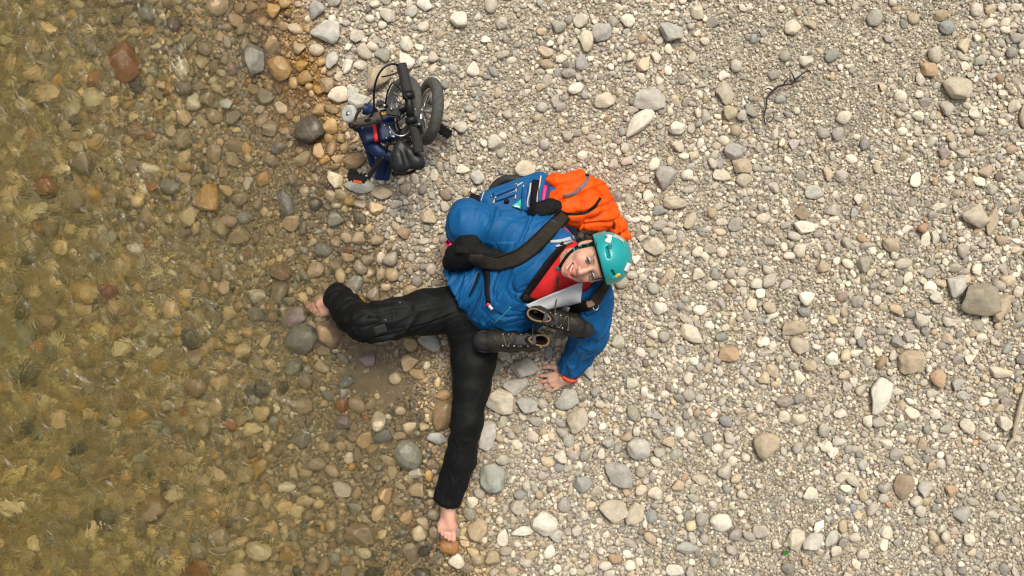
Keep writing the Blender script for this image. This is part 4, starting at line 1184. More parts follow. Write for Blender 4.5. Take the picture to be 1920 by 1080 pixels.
for kn, amp_ in ((kneeR, .016), (ankR, .006), (ankL, .004), (kneeL, .010)):   # creases gather behind the knee and at the cuffs
    dist = np.linalg.norm(tv - kn, axis=1)
    tv = tv + nt * (amp_ * np.exp(-(dist / .12) ** 2) * ridged(tv * np.array((1, 1, .5)), 17, 31))[:, None]
trousers = mk('trousers', tv, tf, M_TROUSER, person)

# red shirt under the open jacket
sh = Form()
sh.limb(belly, chest, .128, .135, .05).limb(chest, P(1060, 497, .455), .13, .075, .04).limb(P(1045, 455, .42), P(1085, 530, .42), .07, .07, .04)
sv, sf = sh.mesh((-.1, -.25, .1), (.45, .3, .62), .006)
sv = folds(relax(sv, sf, 1), sf, .003, (1, .3, .3), 9, 14)
shirt = mk('shirt', sv, sf, M_RED, person)

# jacket
jk = Form()
jk.limb(P(872, 552, .17), belly, .150, .158, .06).limb(belly, chest, .158, .162, .06).limb(chest, P(1055, 500, .44), .158, .11, .06)
jk.half(P(866, 566, .24), (-.78, -.55, -.12), .006)
jk.limb(shR, shL, .088, .085, .05)
jk.lump(P(985, 592, .20), (.10, .07, .12), k=.05)
jk.chain([shR, P(955, 439, .35), elR, P(874, 455, .15), wrR + np.array((.004, .01, .03))], [.086, .088, .090, .070, .054], .035)
jk.lump(P(880, 417, .29), (.055, .085, .09), k=.05)
jk.chain([shL, P(1106, 590, .31), elL, wrL + np.array((.008, .035, .020))], [.085, .080, .074, .058], .035)
# the standing collar
jk.chain([P(1052, 452, .47), P(1040, 470, .50)], [.05, .045], .03).chain([P(1098, 535, .46), P(1080, 552, .46)], [.045, .045], .03)
opening = [P(px, py, .53)[:2] for px, py in ((981, 566), (1010, 527), (1040, 484), (1062, 458), (1090, 446), (1128, 470), (1122, 528), (1096, 543), (1064, 556), (1004, 580))]
jk.prism(opening, .36, .9, .012)
ax_w = nrm(wrL - elL); jk.limb(wrL + ax_w * -.005, wrL + ax_w * .2, .048, .055, .006, -1)
jv, jf = jk.mesh((-.46, -.58, -.05), (.52, .45, .66), .0052)
jv = relax(jv, jf, 2)
n0 = normals(jv, jf)
on_arm = (np.linalg.norm(jv - P(940, 420, .36), axis=1) < .26) & (jv[:, 1] > .19)
jA = folds(jv, jf, .027, (.35, .8, .2), 15, 9, .15)
jB = folds(jv, jf, .024, (.35, .85, .1), 16, 10, .15)
jv2 = np.where(on_arm[:, None], jA, jB)
# long drag lines from the hem up towards the strap, and gathers at the elbows
for kn, amp_, ff in ((elR, .016, 12), (elL, .014, 15), (P(905, 560, .3), .014, 13), (wrL, .006, 24)):
    dist = np.linalg.norm(jv - kn, axis=1)
    jv2 = jv2 + n0 * (amp_ * np.exp(-(dist / .12) ** 2) * ridged(jv * np.array((1, .55, .6)), ff, 47))[:, None]
jacket = mk('jacket', jv2, jf, M_JACKET, person)
B_up = bvh_of([jacket, shirt])
patch('lining', [(986, 571), (1092, 527), (1088, 567), (1000, 587)], 18, 9, B_up, M_GREYLIN, jacket, .026, .002, .42, 10)
strap('lining', [(1032, 453), (1052, 452), (1076, 445)], [4, 6, 7], B_up, M_GREYLIN, jacket, .004, .002, 16, .46, 3, 4)
strap('lining', [(1042, 462), (1060, 457), (1074, 453)], [3, 5, 4], B_up, M_GREYLIN, jacket, .008, .002, 14, .46, 3, 4)
strap('zip_placket', [(978, 560), (1000, 532), (1026, 495), (1058, 456)], [9, 12, 13, 10], B_up, M_BLACK, jacket, .006, .004, 24, .45)
strap('zip_placket', [(983, 560), (1010, 566), (1048, 555), (1080, 536)], [10, 7, 5, 5], B_up, M_BLACK, jacket, .010, .004, 24, .45)
strap('zip_pull', [(982, 556), (994, 562)], 11, B_up, M_BLACKBROWN, jacket, .016, .006, 8, .45, 1)
strap('hem_seam', [(925, 607), (945, 590), (958, 575)], 2.5, B_up, mat('green_zip', (.02, .22, .25), .6), jacket, .002, .002, 12, .3)
strap('seam', [(905, 545), (893, 570), (884, 590), (878, 600)], 2.2, B_up, mat('navy_seam', (.004, .03, .12), .7), jacket, .001, .002, 14, .3)
ra = ax_w; lathe('bracelet', [(.040, -.010), (.044, -.010), (.044, .010), (.040, .010)], wrL + ax_w * -.002, ax_w, M_CORAL, person, 28)
patch('knee_patch', [(700, 614), (722, 607), (727, 622), (705, 629)], 6, 6, bvh_of([trousers]), mat('grey_patch', (.020, .019, .018), .85), trousers, .002, .002, .4, 1)
for q in ((750, 567), (723, 600)):
    c_ = drape_pt(bvh_of([trousers]), *q, .3); ball('stud', c_, (.004, .004, .003), M_METAL, trousers, np.eye(3), 1)

# ------------------------------------------------------------------ helmet
M_TEAL = mat('teal_helmet_shell', (0.004, 0.30, 0.31), 0.35, var=0.06, scale=8, coat=0.25)
hel = Form(HM, HC)
hel.lump((0, -.012, .040), (.103, .122, .112), k=.01).lump((0, .02, .075), (.085, .085, .068), k=.04)
hel.lump((0, -.012, .036), (.092, .111, .100), k=.003, op=-1)
hel.half((0, .10, .058), (0, .34, -1), .006)
hv, hf = hel.mesh(HC - .24, HC + .24, .0036)
B_h = BVHTree.FromPolygons([tuple(v) for v in hv], hf.tolist())
hel.set()
for (xa, ya), (xb, yb), r_ in (((1137, 463), (1141, 482), .0058), ((1147, 509), (1151, 518), .0058), ((1135, 436), (1137, 446), .0062), ((1162, 448), (1168, 460), .005)):
    for q in np.linspace(0, 1, 5):
        c_ = drape_pt(B_h, xa + (xb - xa) * q, ya + (yb - ya) * q, .7); hel.lump(c_, (r_, r_, r_ * 3.0), R=frame(HU, nrm(c_ - HC)), k=.003, op=-1)
hv, hf = hel.mesh(HC - .24, HC + .24, .0032)
hv = relax(hv, hf, 1, .3)
helmet = empty('climbing_helmet', tuple(HC), "glossy teal climbing helmet on the smiling person's head", 'helmet')
shell = mk('shell', hv, hf, M_TEAL, helmet)
pad = Form(HM, HC).lump((0, -.012, .034), (.093, .112, .101), k=.01).lump((0, -.012, .030), (.080, .099, .090), k=.004, op=-1).half((0, .10, .051), (0, .32, -1), .005)
qv, qf = pad.mesh(HC - .2, HC + .2, .005)
mk('padding', qv, qf, M_BLACK, helmet)
B_h = bvh_of([shell])
def slot(pts, w, name='vent', m=None, lift=.0, th=.0012, par=None): return strap(name, pts, w, B_h, m or M_BLACK, par or shell, lift, th, 8, .7, 0, 5)
slot([(1143, 441), (1139, 455)], 11, 'headlamp_clip', M_WHITE, .002, .004, helmet)
slot([(1144, 459), (1143, 467)], 7, 'sticker', mat('dark_sticker', (.01, .12, .14), .5))
slot([(1180, 494), (1173, 509)], 7, 'headlamp_clip', M_WHITE, .002, .004, helmet)
slot([(1153, 519), (1163, 514)], 5, 'sticker', mat('yellow_sticker', (.8, .62, .08), .5))
slot([(1150, 441), (1160, 444), (1170, 452)], 5, 'sticker', mat('silver_sticker', (.45, .43, .40), .4, var=.4, scale=200))
B_face = bvh_of([body_ob, shell])
cs_ = strap('chin_strap', [(1118, 456), (1100, 461), (1082, 464), (1066, 476), (1054, 494), (1046, 506)], [6, 6, 5, 4, 4, 4], B_face, M_BLACK, helmet, .002, .003, 30, .55, 2, 3)
for q in range(7):
    t = q / 6
    x, y = 1116 - 40 * t, 457.5 + 9 * t ** 1.5
    strap('stitch', [(x - .2, y - 3.6), (x + .2, y + 3.6)], 2.6, B_face, M_TEAL, cs_, .0055, .001, 4, .55, 0, 3)
box('buckle', drape_pt(B_face, 1047, 503, .55) + np.array((0, 0, .008)), (.012, .010, .006), mat('teal_buckle', (.005, .09, .11), .5), helmet)

# ------------------------------------------------------------------ backpack
M_PACK = mat('blue_pack_cloth', (0.004, 0.085, 0.24), 0.65, var=0.2, scale=25, bump=0.3, bscale=120, spec=0.3)
M_PINK = mat('magenta_piping', (0.55, 0.01, 0.16), 0.6)
M_NAVY = mat('navy_cloth', (0.01, 0.015, 0.09), 0.7)
M_CORDL = mat('pale_cord', (0.52, 0.45, 0.40), 0.7, var=0.2)
M_RUBBER = mat('tyre_rubber', (0.020, 0.020, 0.020), 0.7, var=0.3, scale=60, bump=0.5, bscale=160)
M_RUBBERG = mat('dusty_tyre_rubber', (0.070, 0.068, 0.062), 0.8, var=0.35, scale=50, bump=0.6, bscale=160)
pk = empty('backpack', tuple(P(985, 385, .03)), "blue hiking backpack laced with pale cords behind the person's shoulders", 'backpack')
PR = frame(P(1030, 345, .2) - P(912, 388, .2), (0.0, .25, 1))
pf = Form()
pf.block(P(975, 392, .155), (.165, .10, .15), .05, PR, .03).block(P(1040, 395, .22), (.10, .10, .13), .05, PR, .05)
pv, pF = pf.mesh((-.35, .1, -.05), (.5, .7, .5), .007)
pv = folds(relax(pv, pF, 1), pF, .006, PR[:, 0], 71, 9)
pbody = mk('pack_body', pv, pF, M_PACK, pk)
B_p = bvh_of([pbody])
def cordp(pts, r=.0028, m=M_CORDL, par=None, name='cord', lift=.004, z0=.3):
    q = [drape_pt(B_p, x, y, z0) + np.array((0, 0, lift)) for x, y in pts]
    return tube(name, q, r, m, par or pbody, 6, 3)
cordp([(938, 359), (955, 352), (970, 345)], .0045); cordp([(931, 372), (948, 366), (966, 358), (968, 352)])
cordp([(902, 378), (905, 366), (908, 360)]); cordp([(925, 382), (929, 370), (931, 360)], .004)
cordp([(966, 373), (967, 362), (969, 350), (980, 342)], .0035); cordp([(990, 389), (989, 378), (993, 360), (995, 344)], .004)
cordp([(1007, 382), (1008, 365), (1012, 345), (1014, 330)], .004); cordp([(978, 372), (980, 358), (982, 347)])
strap('compression_strap', [(925, 366), (945, 358), (970, 349)], 7, B_p, M_PACK, pbody, .006, .005, 12, .3, 1)
strap('compression_strap', [(928, 375), (948, 369), (968, 361)], 6, B_p, M_PACK, pbody, .006, .005, 12, .3, 1)
strap('daisy_chain', [(984, 396), (982, 375), (985, 352)], 9, B_p, M_PACK, pbody, .006, .005, 12, .3, 1)
strap('side_panel', [(1001, 386), (1003, 362), (1006, 338)], 14, B_p, M_BLACK, pbody, .004, .003, 12, .3, 1)
strap('piping', [(1018, 380), (1020, 364), (1023, 349)], 6.5, B_p, M_PINK, pbody, .007, .006, 10, .3, 1)
strap('side_pocket', [(1023, 380), (1027, 350), (1029, 332)], 9, B_p, M_NAVY, pbody, .004, .004, 10, .3, 1)
g_ = [drape_pt(B_p, x, y, .3) for x, y in ((961, 386), (978, 373), (978, 394))]
lg = sheet('emblem', np.array([[g_[0], g_[0] + (0, 0, .0005)], [g_[1], g_[2]]]) + np.array((0, 0, .006)), .003, mat('teal_emblem', (.03, .45, .36), .6), pbody)
strap('emblem_mountain', [(964, 388), (969, 386.5), (974, 389)], 3, bvh_of([pbody, lg]), M_WHITE, pbody, .004, .001, 6, .3, 0, 3)
bx_ = drape_pt(B_p, 950, 378, .3); ball('cord_lock', bx_ + (0, 0, .006), (.012, .010, .009), M_BLACK, pbody, np.eye(3))
bx_ = drape_pt(B_p, 921, 368, .3); ball('cord_lock', bx_ + (0, 0, .006), (.005, .005, .005), M_METAL, pbody, np.eye(3), 1)
box('buckle', P(893, 371, .26), (.030, .014, .012), M_BLACK, pk, frame((1, -.35, 0), (0, 0, 1)), .006)
# lid strap, hip belt, shoulder straps
hb = Form()
hb.block(P(1022, 393, .38), (.052, .040, .035), .03, frame((1, .35, 0), (0, 0, 1)), .02).limb(P(1000, 400, .37), P(1046, 388, .38), .028, .024, .03)
v_, f_ = hb.mesh(P(1022, 393, .38) - .16, P(1022, 393, .38) + .16, .006); v_ = folds(relax(v_, f_), f_, .007, None, 81, 16)
mk('load_lifter_pad', v_, f_, M_BLACK, pk)
hb = Form()
hb.chain([P(905, 480, .385), P(880, 470, .375), P(858, 478, .33), P(845, 492, .27)], [.036, .044, .042, .030], .03).limb(P(950, 482, .42), P(900, 474, .40), .016, .036, .03).limb(P(872, 452, .36), P(890, 447, .37), .036, .028, .03)
hb.limb(P(855, 488, .24), P(850, 480, .1), .03, .03, .04).lump(P(872, 480, .26), (.06, .06, .12), k=.05)
v_, f_ = hb.mesh(P(872, 472, .25) - .28, P(872, 472, .25) + .28, .0065); v_ = folds(relax(v_, f_), f_, .010, (1, .2, 0), 83, 13)
belt = mk('hip_belt', v_, f_, M_BLACK, pk)
B_all = bvh_of([jacket, shirt, belt, pbody])
strap('shoulder_strap', [(1068, 392), (1054, 408), (1030, 432), (1003, 461), (972, 484), (935, 495), (900, 489), (880, 482)], [22, 25, 28, 29, 29, 28, 24, 12], B_all, M_BLACKBROWN, pk, .006, .006, 44, .4, 10, 7)
pth = np.array([(1060, 402), (1030, 432), (1003, 461), (972, 484), (935, 495), (905, 490)], float)
dn = np.gradient(pth, axis=0); dn = np.stack([-dn[:, 1], dn[:, 0]], 1) / np.linalg.norm(dn, axis=1)[:, None]
B_s = bvh_of([o for o in pk.children if o.name.startswith('shoulder_strap')])
for s in (-1, 1):
    strap('strap_binding', pth + dn * s * 12.2, 2.6, B_s, M_BLACK, pk, -.001, .0022, 40, .45, 1, 3)
strap('shoulder_strap', [(1137, 529), (1128, 545), (1118, 560), (1106, 572)], [12, 18, 20, 18], B_all, M_BLACKBROWN, pk, .010, .012, 20, .42, 6, 5)
strap('adjuster_strap', [(911, 505), (914, 525), (913, 545), (916, 568)], [14, 9, 8, 8], B_all, M_BLACK, pk, .006, .003, 20, .35, 5, 3)
strap('adjuster_strap', [(899, 512), (890, 535), (880, 556)], [5, 4, 3], B_all, M_BLACK, pk, .004, .003, 16, .3, 3, 3)
tg = strap('strap_tag', [(913, 570), (918, 573)], 6, B_all, mat('red_tag', (.7, .03, .05), .6), pk, .010, .003, 5, .35, 0, 3)
strap('strap_tag', [(917, 573), (923, 580)], 5, B_all, M_WHITE, pk, .010, .003, 5, .35, 0, 3)
strap('strap_tag', [(838, 452), (844, 460)], 8, B_all, mat('pink_tag', (.7, .02, .12), .6), pk, .008, .004, 5, .25, 0, 3)
box('belt_buckle', P(868, 468, .425), (.030, .016, .008), M_BLACK, belt, frame((1, -.1, 0), (0, 0, 1)), .005)
box('strap_buckle', P(1100, 566, .47) if False else drape_pt(B_all, 1106, 569, .45) + (0, 0, .022), (.016, .014, .005), mat('brown_buckle', (.22, .12, .06), .6), pk, frame((1, .4, 0), (0, 0, 1)))
cr = drape_pt(B_all, 1116, 574, .45) + np.array((0, 0, .016))
tube('carabiner', [cr + np.array((.012 * math.cos(a), .016 * math.sin(a), .002 * math.sin(2 * a))) for a in np.linspace(0, 2 * math.pi, 10, endpoint=False)], .0022, M_METAL, pk, 8, 3, True)
patch('strap_padding', [(1072, 570), (1112, 558), (1106, 582), (1064, 588)], 10, 8, B_all, M_BLACK, pk, .014, .003, .38, 8)

# ------------------------------------------------------------------ orange sleeping bag on the pack
M_ORANGE = mat('orange_quilted_nylon', (0.86, 0.088, 0.002), 0.6, var=0.08, scale=8, bump=0.4, bscale=40, spec=0.2)
og = Form()
og.chain([P(1054, 360, .29), P(1088, 352, .28)], [.070, .072], .012).chain([P(1062, 380, .32), P(1108, 364, .29)], [.076, .074], .012)
og.chain([P(1076, 398, .34), P(1118, 386, .29)], [.062, .066], .012).lump(P(1088, 334, .25), (.040, .040, .06), k=.012).lump(P(1046, 345, .28), (.052, .042, .07), k=.012)
og.limb(P(1046, 370, .32), P(1064, 396, .36), .045, .045, .012)
og.chain([P(1095, 412, .32), P(1130, 408, .28)], [.048, .050], .012)
og.chain([P(1138, 400, .24), P(1156, 420, .23), P(1168, 440, .22)], [.046, .046, .036], .012)
og.limb(P(1112, 352, .20), P(1126, 380, .20), .045, .05, .015).limb(P(1070, 365, .15), P(1120, 395, .12), .09, .09, .03)
ov, of_ = og.mesh((.05, .1, -.05), (.65, .75, .55), .0045)
ov = relax(ov, of_, 1)
no = normals(ov, of_)
wob = ov + .025 * np.stack([noise3(ov, 9, 21), noise3(ov, 9, 22), noise3(ov, 9, 23)], 1)
ax = nrm(P(1110, 410, .3) - P(1080, 340, .3))
tt = wob @ ax
seam = np.abs(((tt / .075) % 1) - .5) * .075                    # metres from the nearest stitched row
gath = noise3(wob - np.outer(wob @ ax, ax) * .75, 30, 24)       # gathers run across the rows
crease = np.exp(-(noise3(wob * (1.2, .8, .6), 10, 25) / .10) ** 2)
ov = ov + no * (-.013 * np.exp(-(seam / .008) ** 2) + .0055 * gath * np.exp(-(seam / .022) ** 2) - .012 * crease + .008 * ridged(wob * (1, 1, .6), 14, 27) + .003 * noise3(ov, 45, 5))[:, None]
bagroot = empty('sleeping_bag', tuple(P(1100, 380, .15)), "puffy orange quilted sleeping bag strapped on top of the backpack", 'sleeping bag')
bag = mk('bag_body', ov, of_, M_ORANGE, bagroot)
B_o = bvh_of([bag])
strap('zip', [(1056, 369), (1075, 364), (1092, 350), (1102, 336), (1101, 325)], [7, 8, 8, 7, 5], B_o, mat('grey_zip', (.16, .10, .10), .6), bag, .0005, .0015, 30, .35, 0, 5)
strap('compression_strap', [(1046, 396), (1060, 401), (1080, 402), (1100, 399), (1115, 388), (1126, 371)], [5, 5, 5, 6, 5], B_o, M_BLACK, bag, .0005, .0015, 30, .35, 0, 5)
strap('drawcord', [(1152, 428), (1151, 416)], 4, B_o, mat('dark_red_cord', (.10, .01, .01), .7), bag, .004, .003, 6, .3, 1, 3)

# ------------------------------------------------------------------ the wheel behind the pack
def torus_tyre(name, c, ax, R, r, m, parent, knob=.0, nk=40):
    prof = [(R + r * math.cos(a), r * 1.0 * math.sin(a)) for a in np.linspace(0, 2 * math.pi, 14, endpoint=False)]
    o = lathe(name, prof, c, ax, m, parent, 96)
    if knob:
        k = len(prof)
        for j in range(96):
            for i in (0, 1, 2, 12, 13):
                v = o.data.vertices[j * k + i]
                s = knob * (1 if (j + (i % 2)) % 2 else -.3)
                v.co += Vector(nrm(np.array(v.co[:]))) * s
    return o
sw = empty('spare_wheel', tuple(P(952, 362, .03)), 'black tyred wheel half hidden behind the blue backpack', 'wheel')
wc, wa = P(957, 371, .10), nrm((-.10, -.35, .95))
torus_tyre('tyre', wc, wa, .088, .019, M_RUBBER, sw, .0015)
lathe('rim', [(.070, -.012), (.076, -.012), (.076, .012), (.070, .012)], wc, wa, M_BLACK, sw, 48)
lathe('disc', [(.001, -.003), (.069, -.003), (.069, .003), (.001, .003)], wc, wa, mat('mustard_hub', (.30, .17, .02), .5), sw, 40)

# ------------------------------------------------------------------ hiking boots hung by their laces
M_LEATHER = mat('dark_brown_leather', (0.014, 0.0115, 0.008), 0.6, var=0.6, scale=30, bump=0.5, bscale=90, spec=0.35)
M_SOLE = mat('black_sole', (0.010, 0.010, 0.010), 0.8, var=0.3)
M_TANL = mat('tan_lining', (0.20, 0.13, 0.065), 0.8, var=0.2, scale=50)
M_TONGUE = mat('grey_tongue', (0.055, 0.055, 0.06), 0.8, var=0.2, bump=.3)
M_EYELET = mat('eyelet', (0.6, 0.6, 0.58), 0.35, metal=1.0)
def boot(origin, xdir, up, label, side, scale=1.0):
    R = frame(xdir, up) * scale
    W = lambda p: R @ np.asarray(p, float) + np.asarray(origin)
    root = empty('hiking_boot', tuple(origin), label, 'boot', 'hiking boots tied together by their laces')
    f = Form(R, origin)
    f.limb((.19, .002 * side, .040), (.240, .004 * side, .032), .045, .034, .02).limb((.12, 0, .054), (.19, 0, .042), .040, .045, .02)
    f.limb((.045, 0, .060), (.12, 0, .062), .042, .040, .02).lump((.030, 0, .11), (.058, .034, .09), k=.02).limb((.015, 0, .03), (.02, 0, .07), .042, .043, .02)
    f.lump((.028, 0, .16), (.044, .019, .07), k=.006, op=-1)
    f.half((.02, 0, .158), (-.25, 0, 1), .004).half((.1, 0, .012), (0, 0, -1), .004)
    v, F_ = f.mesh(np.asarray(origin) - .36, np.asarray(origin) + .36, .0045)
    v = relax(v, F_, 1); v = folds(v, F_, .003, None, 91, 22)
    up_ = mk('upper', v, F_, M_LEATHER, root)
    f = Form(R, origin).limb((.0, 0, .012), (.10, .004 * side, .012), .038, .036, .02).limb((.10, .004 * side, .012), (.225, .004 * side, .014), .036, .050, .03)
    f.half((0, 0, .024), (0, 0, 1), .003).half((0, 0, -.006), (0, 0, -1), .003)
    for q in range(11): f.block((-.035 + q * .029, 0, -.007), (.006, .08, .007), .001, k=.002, op=-1)
    v, F_ = f.mesh(np.asarray(origin) - .36, np.asarray(origin) + .36, .0045)
    mk('sole', v, F_, M_SOLE, root)
    tube('collar', [W((.027 + .048 * math.cos(a), .022 * math.sin(a) * (1 - .3 * math.cos(a)), .158 + .012 * math.cos(a))) for a in np.linspace(0, 2 * math.pi, 16, endpoint=False)], .0042 * scale, M_TANL, root, 8, 3, True)
    rows = np.array([[W((.046 + .068 * (1 - u), w * .021, .090 + .085 * u + .012 * (1 - w * w) * (1 - u))) for w in (-1, -.5, 0, .5, 1)] for u in np.linspace(0, 1, 8)])
    sheet('tongue', rows, .006, M_TONGUE, root)
    for s in (-1, 1):
        for q in range(5):
            x = .165 - .024 * q
            zz = .088 + (.004 * q if q < 3 else .010 + .02 * (q - 2))
            ball('eyelet', W((x, s * .024, zz)), np.array((.0050, .0050, .0050)) * scale, M_EYELET, up_, np.eye(3), 1)
    pts = []
    for q in range(5):
        x = .165 - .024 * q; zz = .092 + (.004 * q if q < 3 else .010 + .02 * (q - 2))
        pts += [W((x, .022 * (1 if q % 2 else -1), zz)), W((x - .012, .022 * (-1 if q % 2 else 1), zz + .004))]
    tube('lace', pts, .0030, mat('brown_lace', (.10, .075, .045), .8), root, 6, 3)
    rd = Form(R, origin).limb((.19, .002 * side, .036), (.243, .004 * side, .029), .0475, .0375, .02).half((.205, 0, 0), (-1, 0, .35), .003).half((.1, 0, .045), (-.2, 0, 1), .003).half((.1, 0, .012), (0, 0, -1), .003)
    v, F_ = rd.mesh(np.asarray(origin) - .36, np.asarray(origin) + .36, .0045)
    mk('toe_cap', v, F_, M_SOLE, root)
    return root, W
b1, W1 = boot(P(1000, 643, .25), (-.95, .06, .28), (.32, .12, .92), "dark brown hiking boot lying across the thigh, tan lined opening towards the hand", 1)
b2, W2 = boot(P(996, 581, .36), (.93, -.30, -.04), (-.50, .10, .86), "dark brown hiking boot lying against the jacket sleeve, toe pointing away from the legs", -1)
ball('insole', W1((.03, 0, .085)), (.03, .024, .006), mat('red_insole', (.35, .01, .015), .8), b1, np.eye(3))
lc = [drape_pt(B_face, 1047, 506, .55), drape_pt(B_up, 1046, 530, .5) + (0, 0, .012), drape_pt(B_up, 1044, 552, .5) + (0, 0, .014), W2((.09, .01, .15)), W2((.10, .0, .115))]
tube('lace', lc, .0026, M_CORD, b2, 6, 6)
lc = [drape_pt(B_face, 1044, 508, .55), drape_pt(B_up, 1043, 532, .5) + (0, 0, .012), drape_pt(B_up, 1030, 560, .48) + (0, 0, .016), P(1003, 596, .44), W1((.06, .0, .17))]
tube('lace', lc, .0026, M_CORD, b1, 6, 6)
tube('lace_end', [W1((.02, .03, .165)), P(1008, 655, .2), P(1010, 664, .1), P(1009, 668, .06)], .003, mat('tan_lace', (.4, .32, .2), .8), b1, 6, 5)

# ------------------------------------------------------------------ the folded bicycle
M_FRAME = mat('dark_blue_paint', (0.003, 0.016, 0.070), 0.5, var=0.2, spec=0.35)
M_BLKMET = mat('black_metal', (0.0075, 0.0075, 0.0078), 0.5, var=0.3, scale=80, spec=0.35)
M_GRIP = mat('grip_rubber', (0.022, 0.022, 0.021), 0.8, var=0.2, bump=.4, bscale=200)
M_SADDLE = mat('saddle_cover', (0.009, 0.010, 0.010), 0.5, var=0.2, scale=60)
M_REDP = mat('red_decal', (0.75, 0.03, 0.02), 0.5)
M_YEL = mat('yellow_decal', (0.75, 0.38, 0.03), 0.5)
M_BROWNG = mat('taupe_cover', (0.075, 0.060, 0.048), 0.75, var=0.2)
M_REFL = mat('orange_reflector', (0.62, 0.09, 0.01), 0.25, coat=.5)
def Z(zx, zy, z): return P(560 + zx / 3.6, 90 + zy / 3.6, z)
bike = empty('folded_bicycle', tuple(Z(700, 520, .03)), 'dark blue folding bicycle folded up on the gravel at the water edge', 'bicycle')
def wheel(c, R, r, WN):
    rim = lathe('wheel', [(R - r * 1.05, -.012), (R - r * .75, -.013), (R - r * .75, .013), (R - r * 1.05, .012), (R - r * 1.25, 0)], c, WN, M_METAL, bike, 64)
    torus_tyre('tyre', c, WN, R, r, M_RUBBERG, rim, .0022)
    lathe('hub', [(.001, -.04), (.014, -.04), (.014, -.03), (.010, -.028), (.010, .028), (.014, .03), (.014, .04), (.001, .04)], c, WN, M_METAL, rim, 20)
    F3 = frame(np.cross(WN, (0, 0, 1)), WN)
    for q in range(14):
        a = 2 * math.pi * q / 14
        d = F3[:, 0] * math.cos(a) + F3[:, 1] * math.sin(a)
        tube('spoke', [c + d * .010 + WN * (.022 if q % 2 else -.022), c + d * (R - r * 1.1)], .0016, M_METAL, rim, 5)
    return rim
WN = nrm((-.80, .05, .60))
w1c, w2c = Z(704, 408, .24), Z(876, 428, .165)
wheel(w1c, .120, .022, WN); wheel(w2c, .124, .026, nrm((-.90, .06, .42)))
T = lambda name, pts, r, m, par=None, seg=12, sub=6: tube(name, [Z(*p) for p in pts], r, m, par or bike, seg, sub)
# handle post and bar
post = T('handle_post', [(735, 300, .44), (760, 480, .43)], .0165, M_BLKMET)
T('grip', [(692, 110, .44), (715, 200, .44), (737, 300, .44)], .0225, M_GRIP)
T('grip', [(762, 500, .42), (795, 600, .41), (812, 705, .40)], .0215, M_GRIP)
for zx, zy in ((742, 322), (762, 488)): lathe('clamp', [(.017, -.012), (.026, -.012), (.026, .012), (.017, .012)], Z(zx, zy, .437), nrm(Z(760, 480, .43) - Z(735, 300, .44)), M_BLKMET, post, 20)
T('brake_lever', [(800, 500, .43), (826, 540, .42), (832, 580, .41)], .008, M_BLKMET)
box('brake_clamp', Z(805, 505, .43), (.022, .016, .014), M_BLKMET, bike)
ball('bolt', Z(786, 415, .42), (.005, .005, .005), M_METAL, post, np.eye(3), 1); ball('bolt', Z(812, 515, .447), (.006, .006, .004), M_METAL, post, np.eye(3), 1)
T('brake_cable', [(676, 118, .45), (640, 108, .47), (590, 122, .48), (545, 170, .48), (515, 250, .46), (508, 340, .42), (505, 420, .38), (480, 465, .35), (430, 488, .33), (385, 480, .32)], .0045, M_BLKMET)
T('brake_cable', [(690, 150, .44), (640, 175, .44), (590, 190, .43), (560, 195, .40)], .0030, M_BLKMET)
T('brake_cable', [(735, 350, .46), (700, 300, .45), (660, 250, .42), (630, 240, .38), (600, 300, .34), (585, 380, .30)], .0035, M_BLKMET)
T('brake_cable', [(610, 530, .36), (640, 575, .35), (690, 595, .34), (735, 575, .34), (752, 540, .36)], .0036, M_METAL)
# fork and axle gear
fork = T('fork', [(745, 400, .40), (705, 420, .35), (650, 435, .33)], [.014, .013, .012], M_BLKMET)
T('fork', [(700, 380, .33), (735, 520, .33)], .007, M_METAL); T('fork', [(650, 320, .30), (685, 370, .32)], .006, M_METAL)
box('brake_caliper', Z(640, 440, .35), (.030, .018, .016), M_BLKMET, bike, frame((1, -.15, 0), (0, 0, 1)), .008)
box('brake_caliper', Z(552, 378, .31), (.020, .015, .014), M_BLKMET, bike, frame((1, .3, 0), (0, 0, 1)), .008)
ball('cable_clamp', Z(585, 392, .325), (.014, .010, .012), M_BLKMET, bike, np.eye(3))
lathe('chainring', [(.050, -.003), (.058, -.003), (.058, .003), (.050, .003)], Z(705, 470, .27), WN, M_BLKMET, bike, 32)
T('chain', [(700, 560, .28), (650, 600, .26), (600, 660, .24), (590, 710, .22)], .006, M_BLKMET)
T('mudguard_stay', [(640, 300, .30), (700, 330, .33), (742, 345, .40)], .003, M_METAL)
T('gear_cable', [(520, 470, .34), (545, 500, .36), (600, 515, .37), (660, 500, .38), (735, 440, .42)], .003, M_BLKMET)
T('gear_cable', [(570, 640, .28), (620, 650, .30), (665, 640, .32), (700, 610, .36)], .004, M_BLKMET)
T('rear_stay', [(640, 770, .20), (690, 700, .22), (760, 640, .20), (850, 600, .16)], .009, M_BLKMET)
lathe('gear', [(.001, -.004), (.026, -.004), (.026, .004), (.001, .004)], Z(690, 440, .31), WN, M_METAL, bike, 24)
ball('bolt', Z(627, 412, .375), (.006, .006, .005), M_METAL, bike, np.eye(3), 1); ball('bolt', Z(577, 388, .345), (.010, .008, .006), M_METAL, bike, np.eye(3), 1)
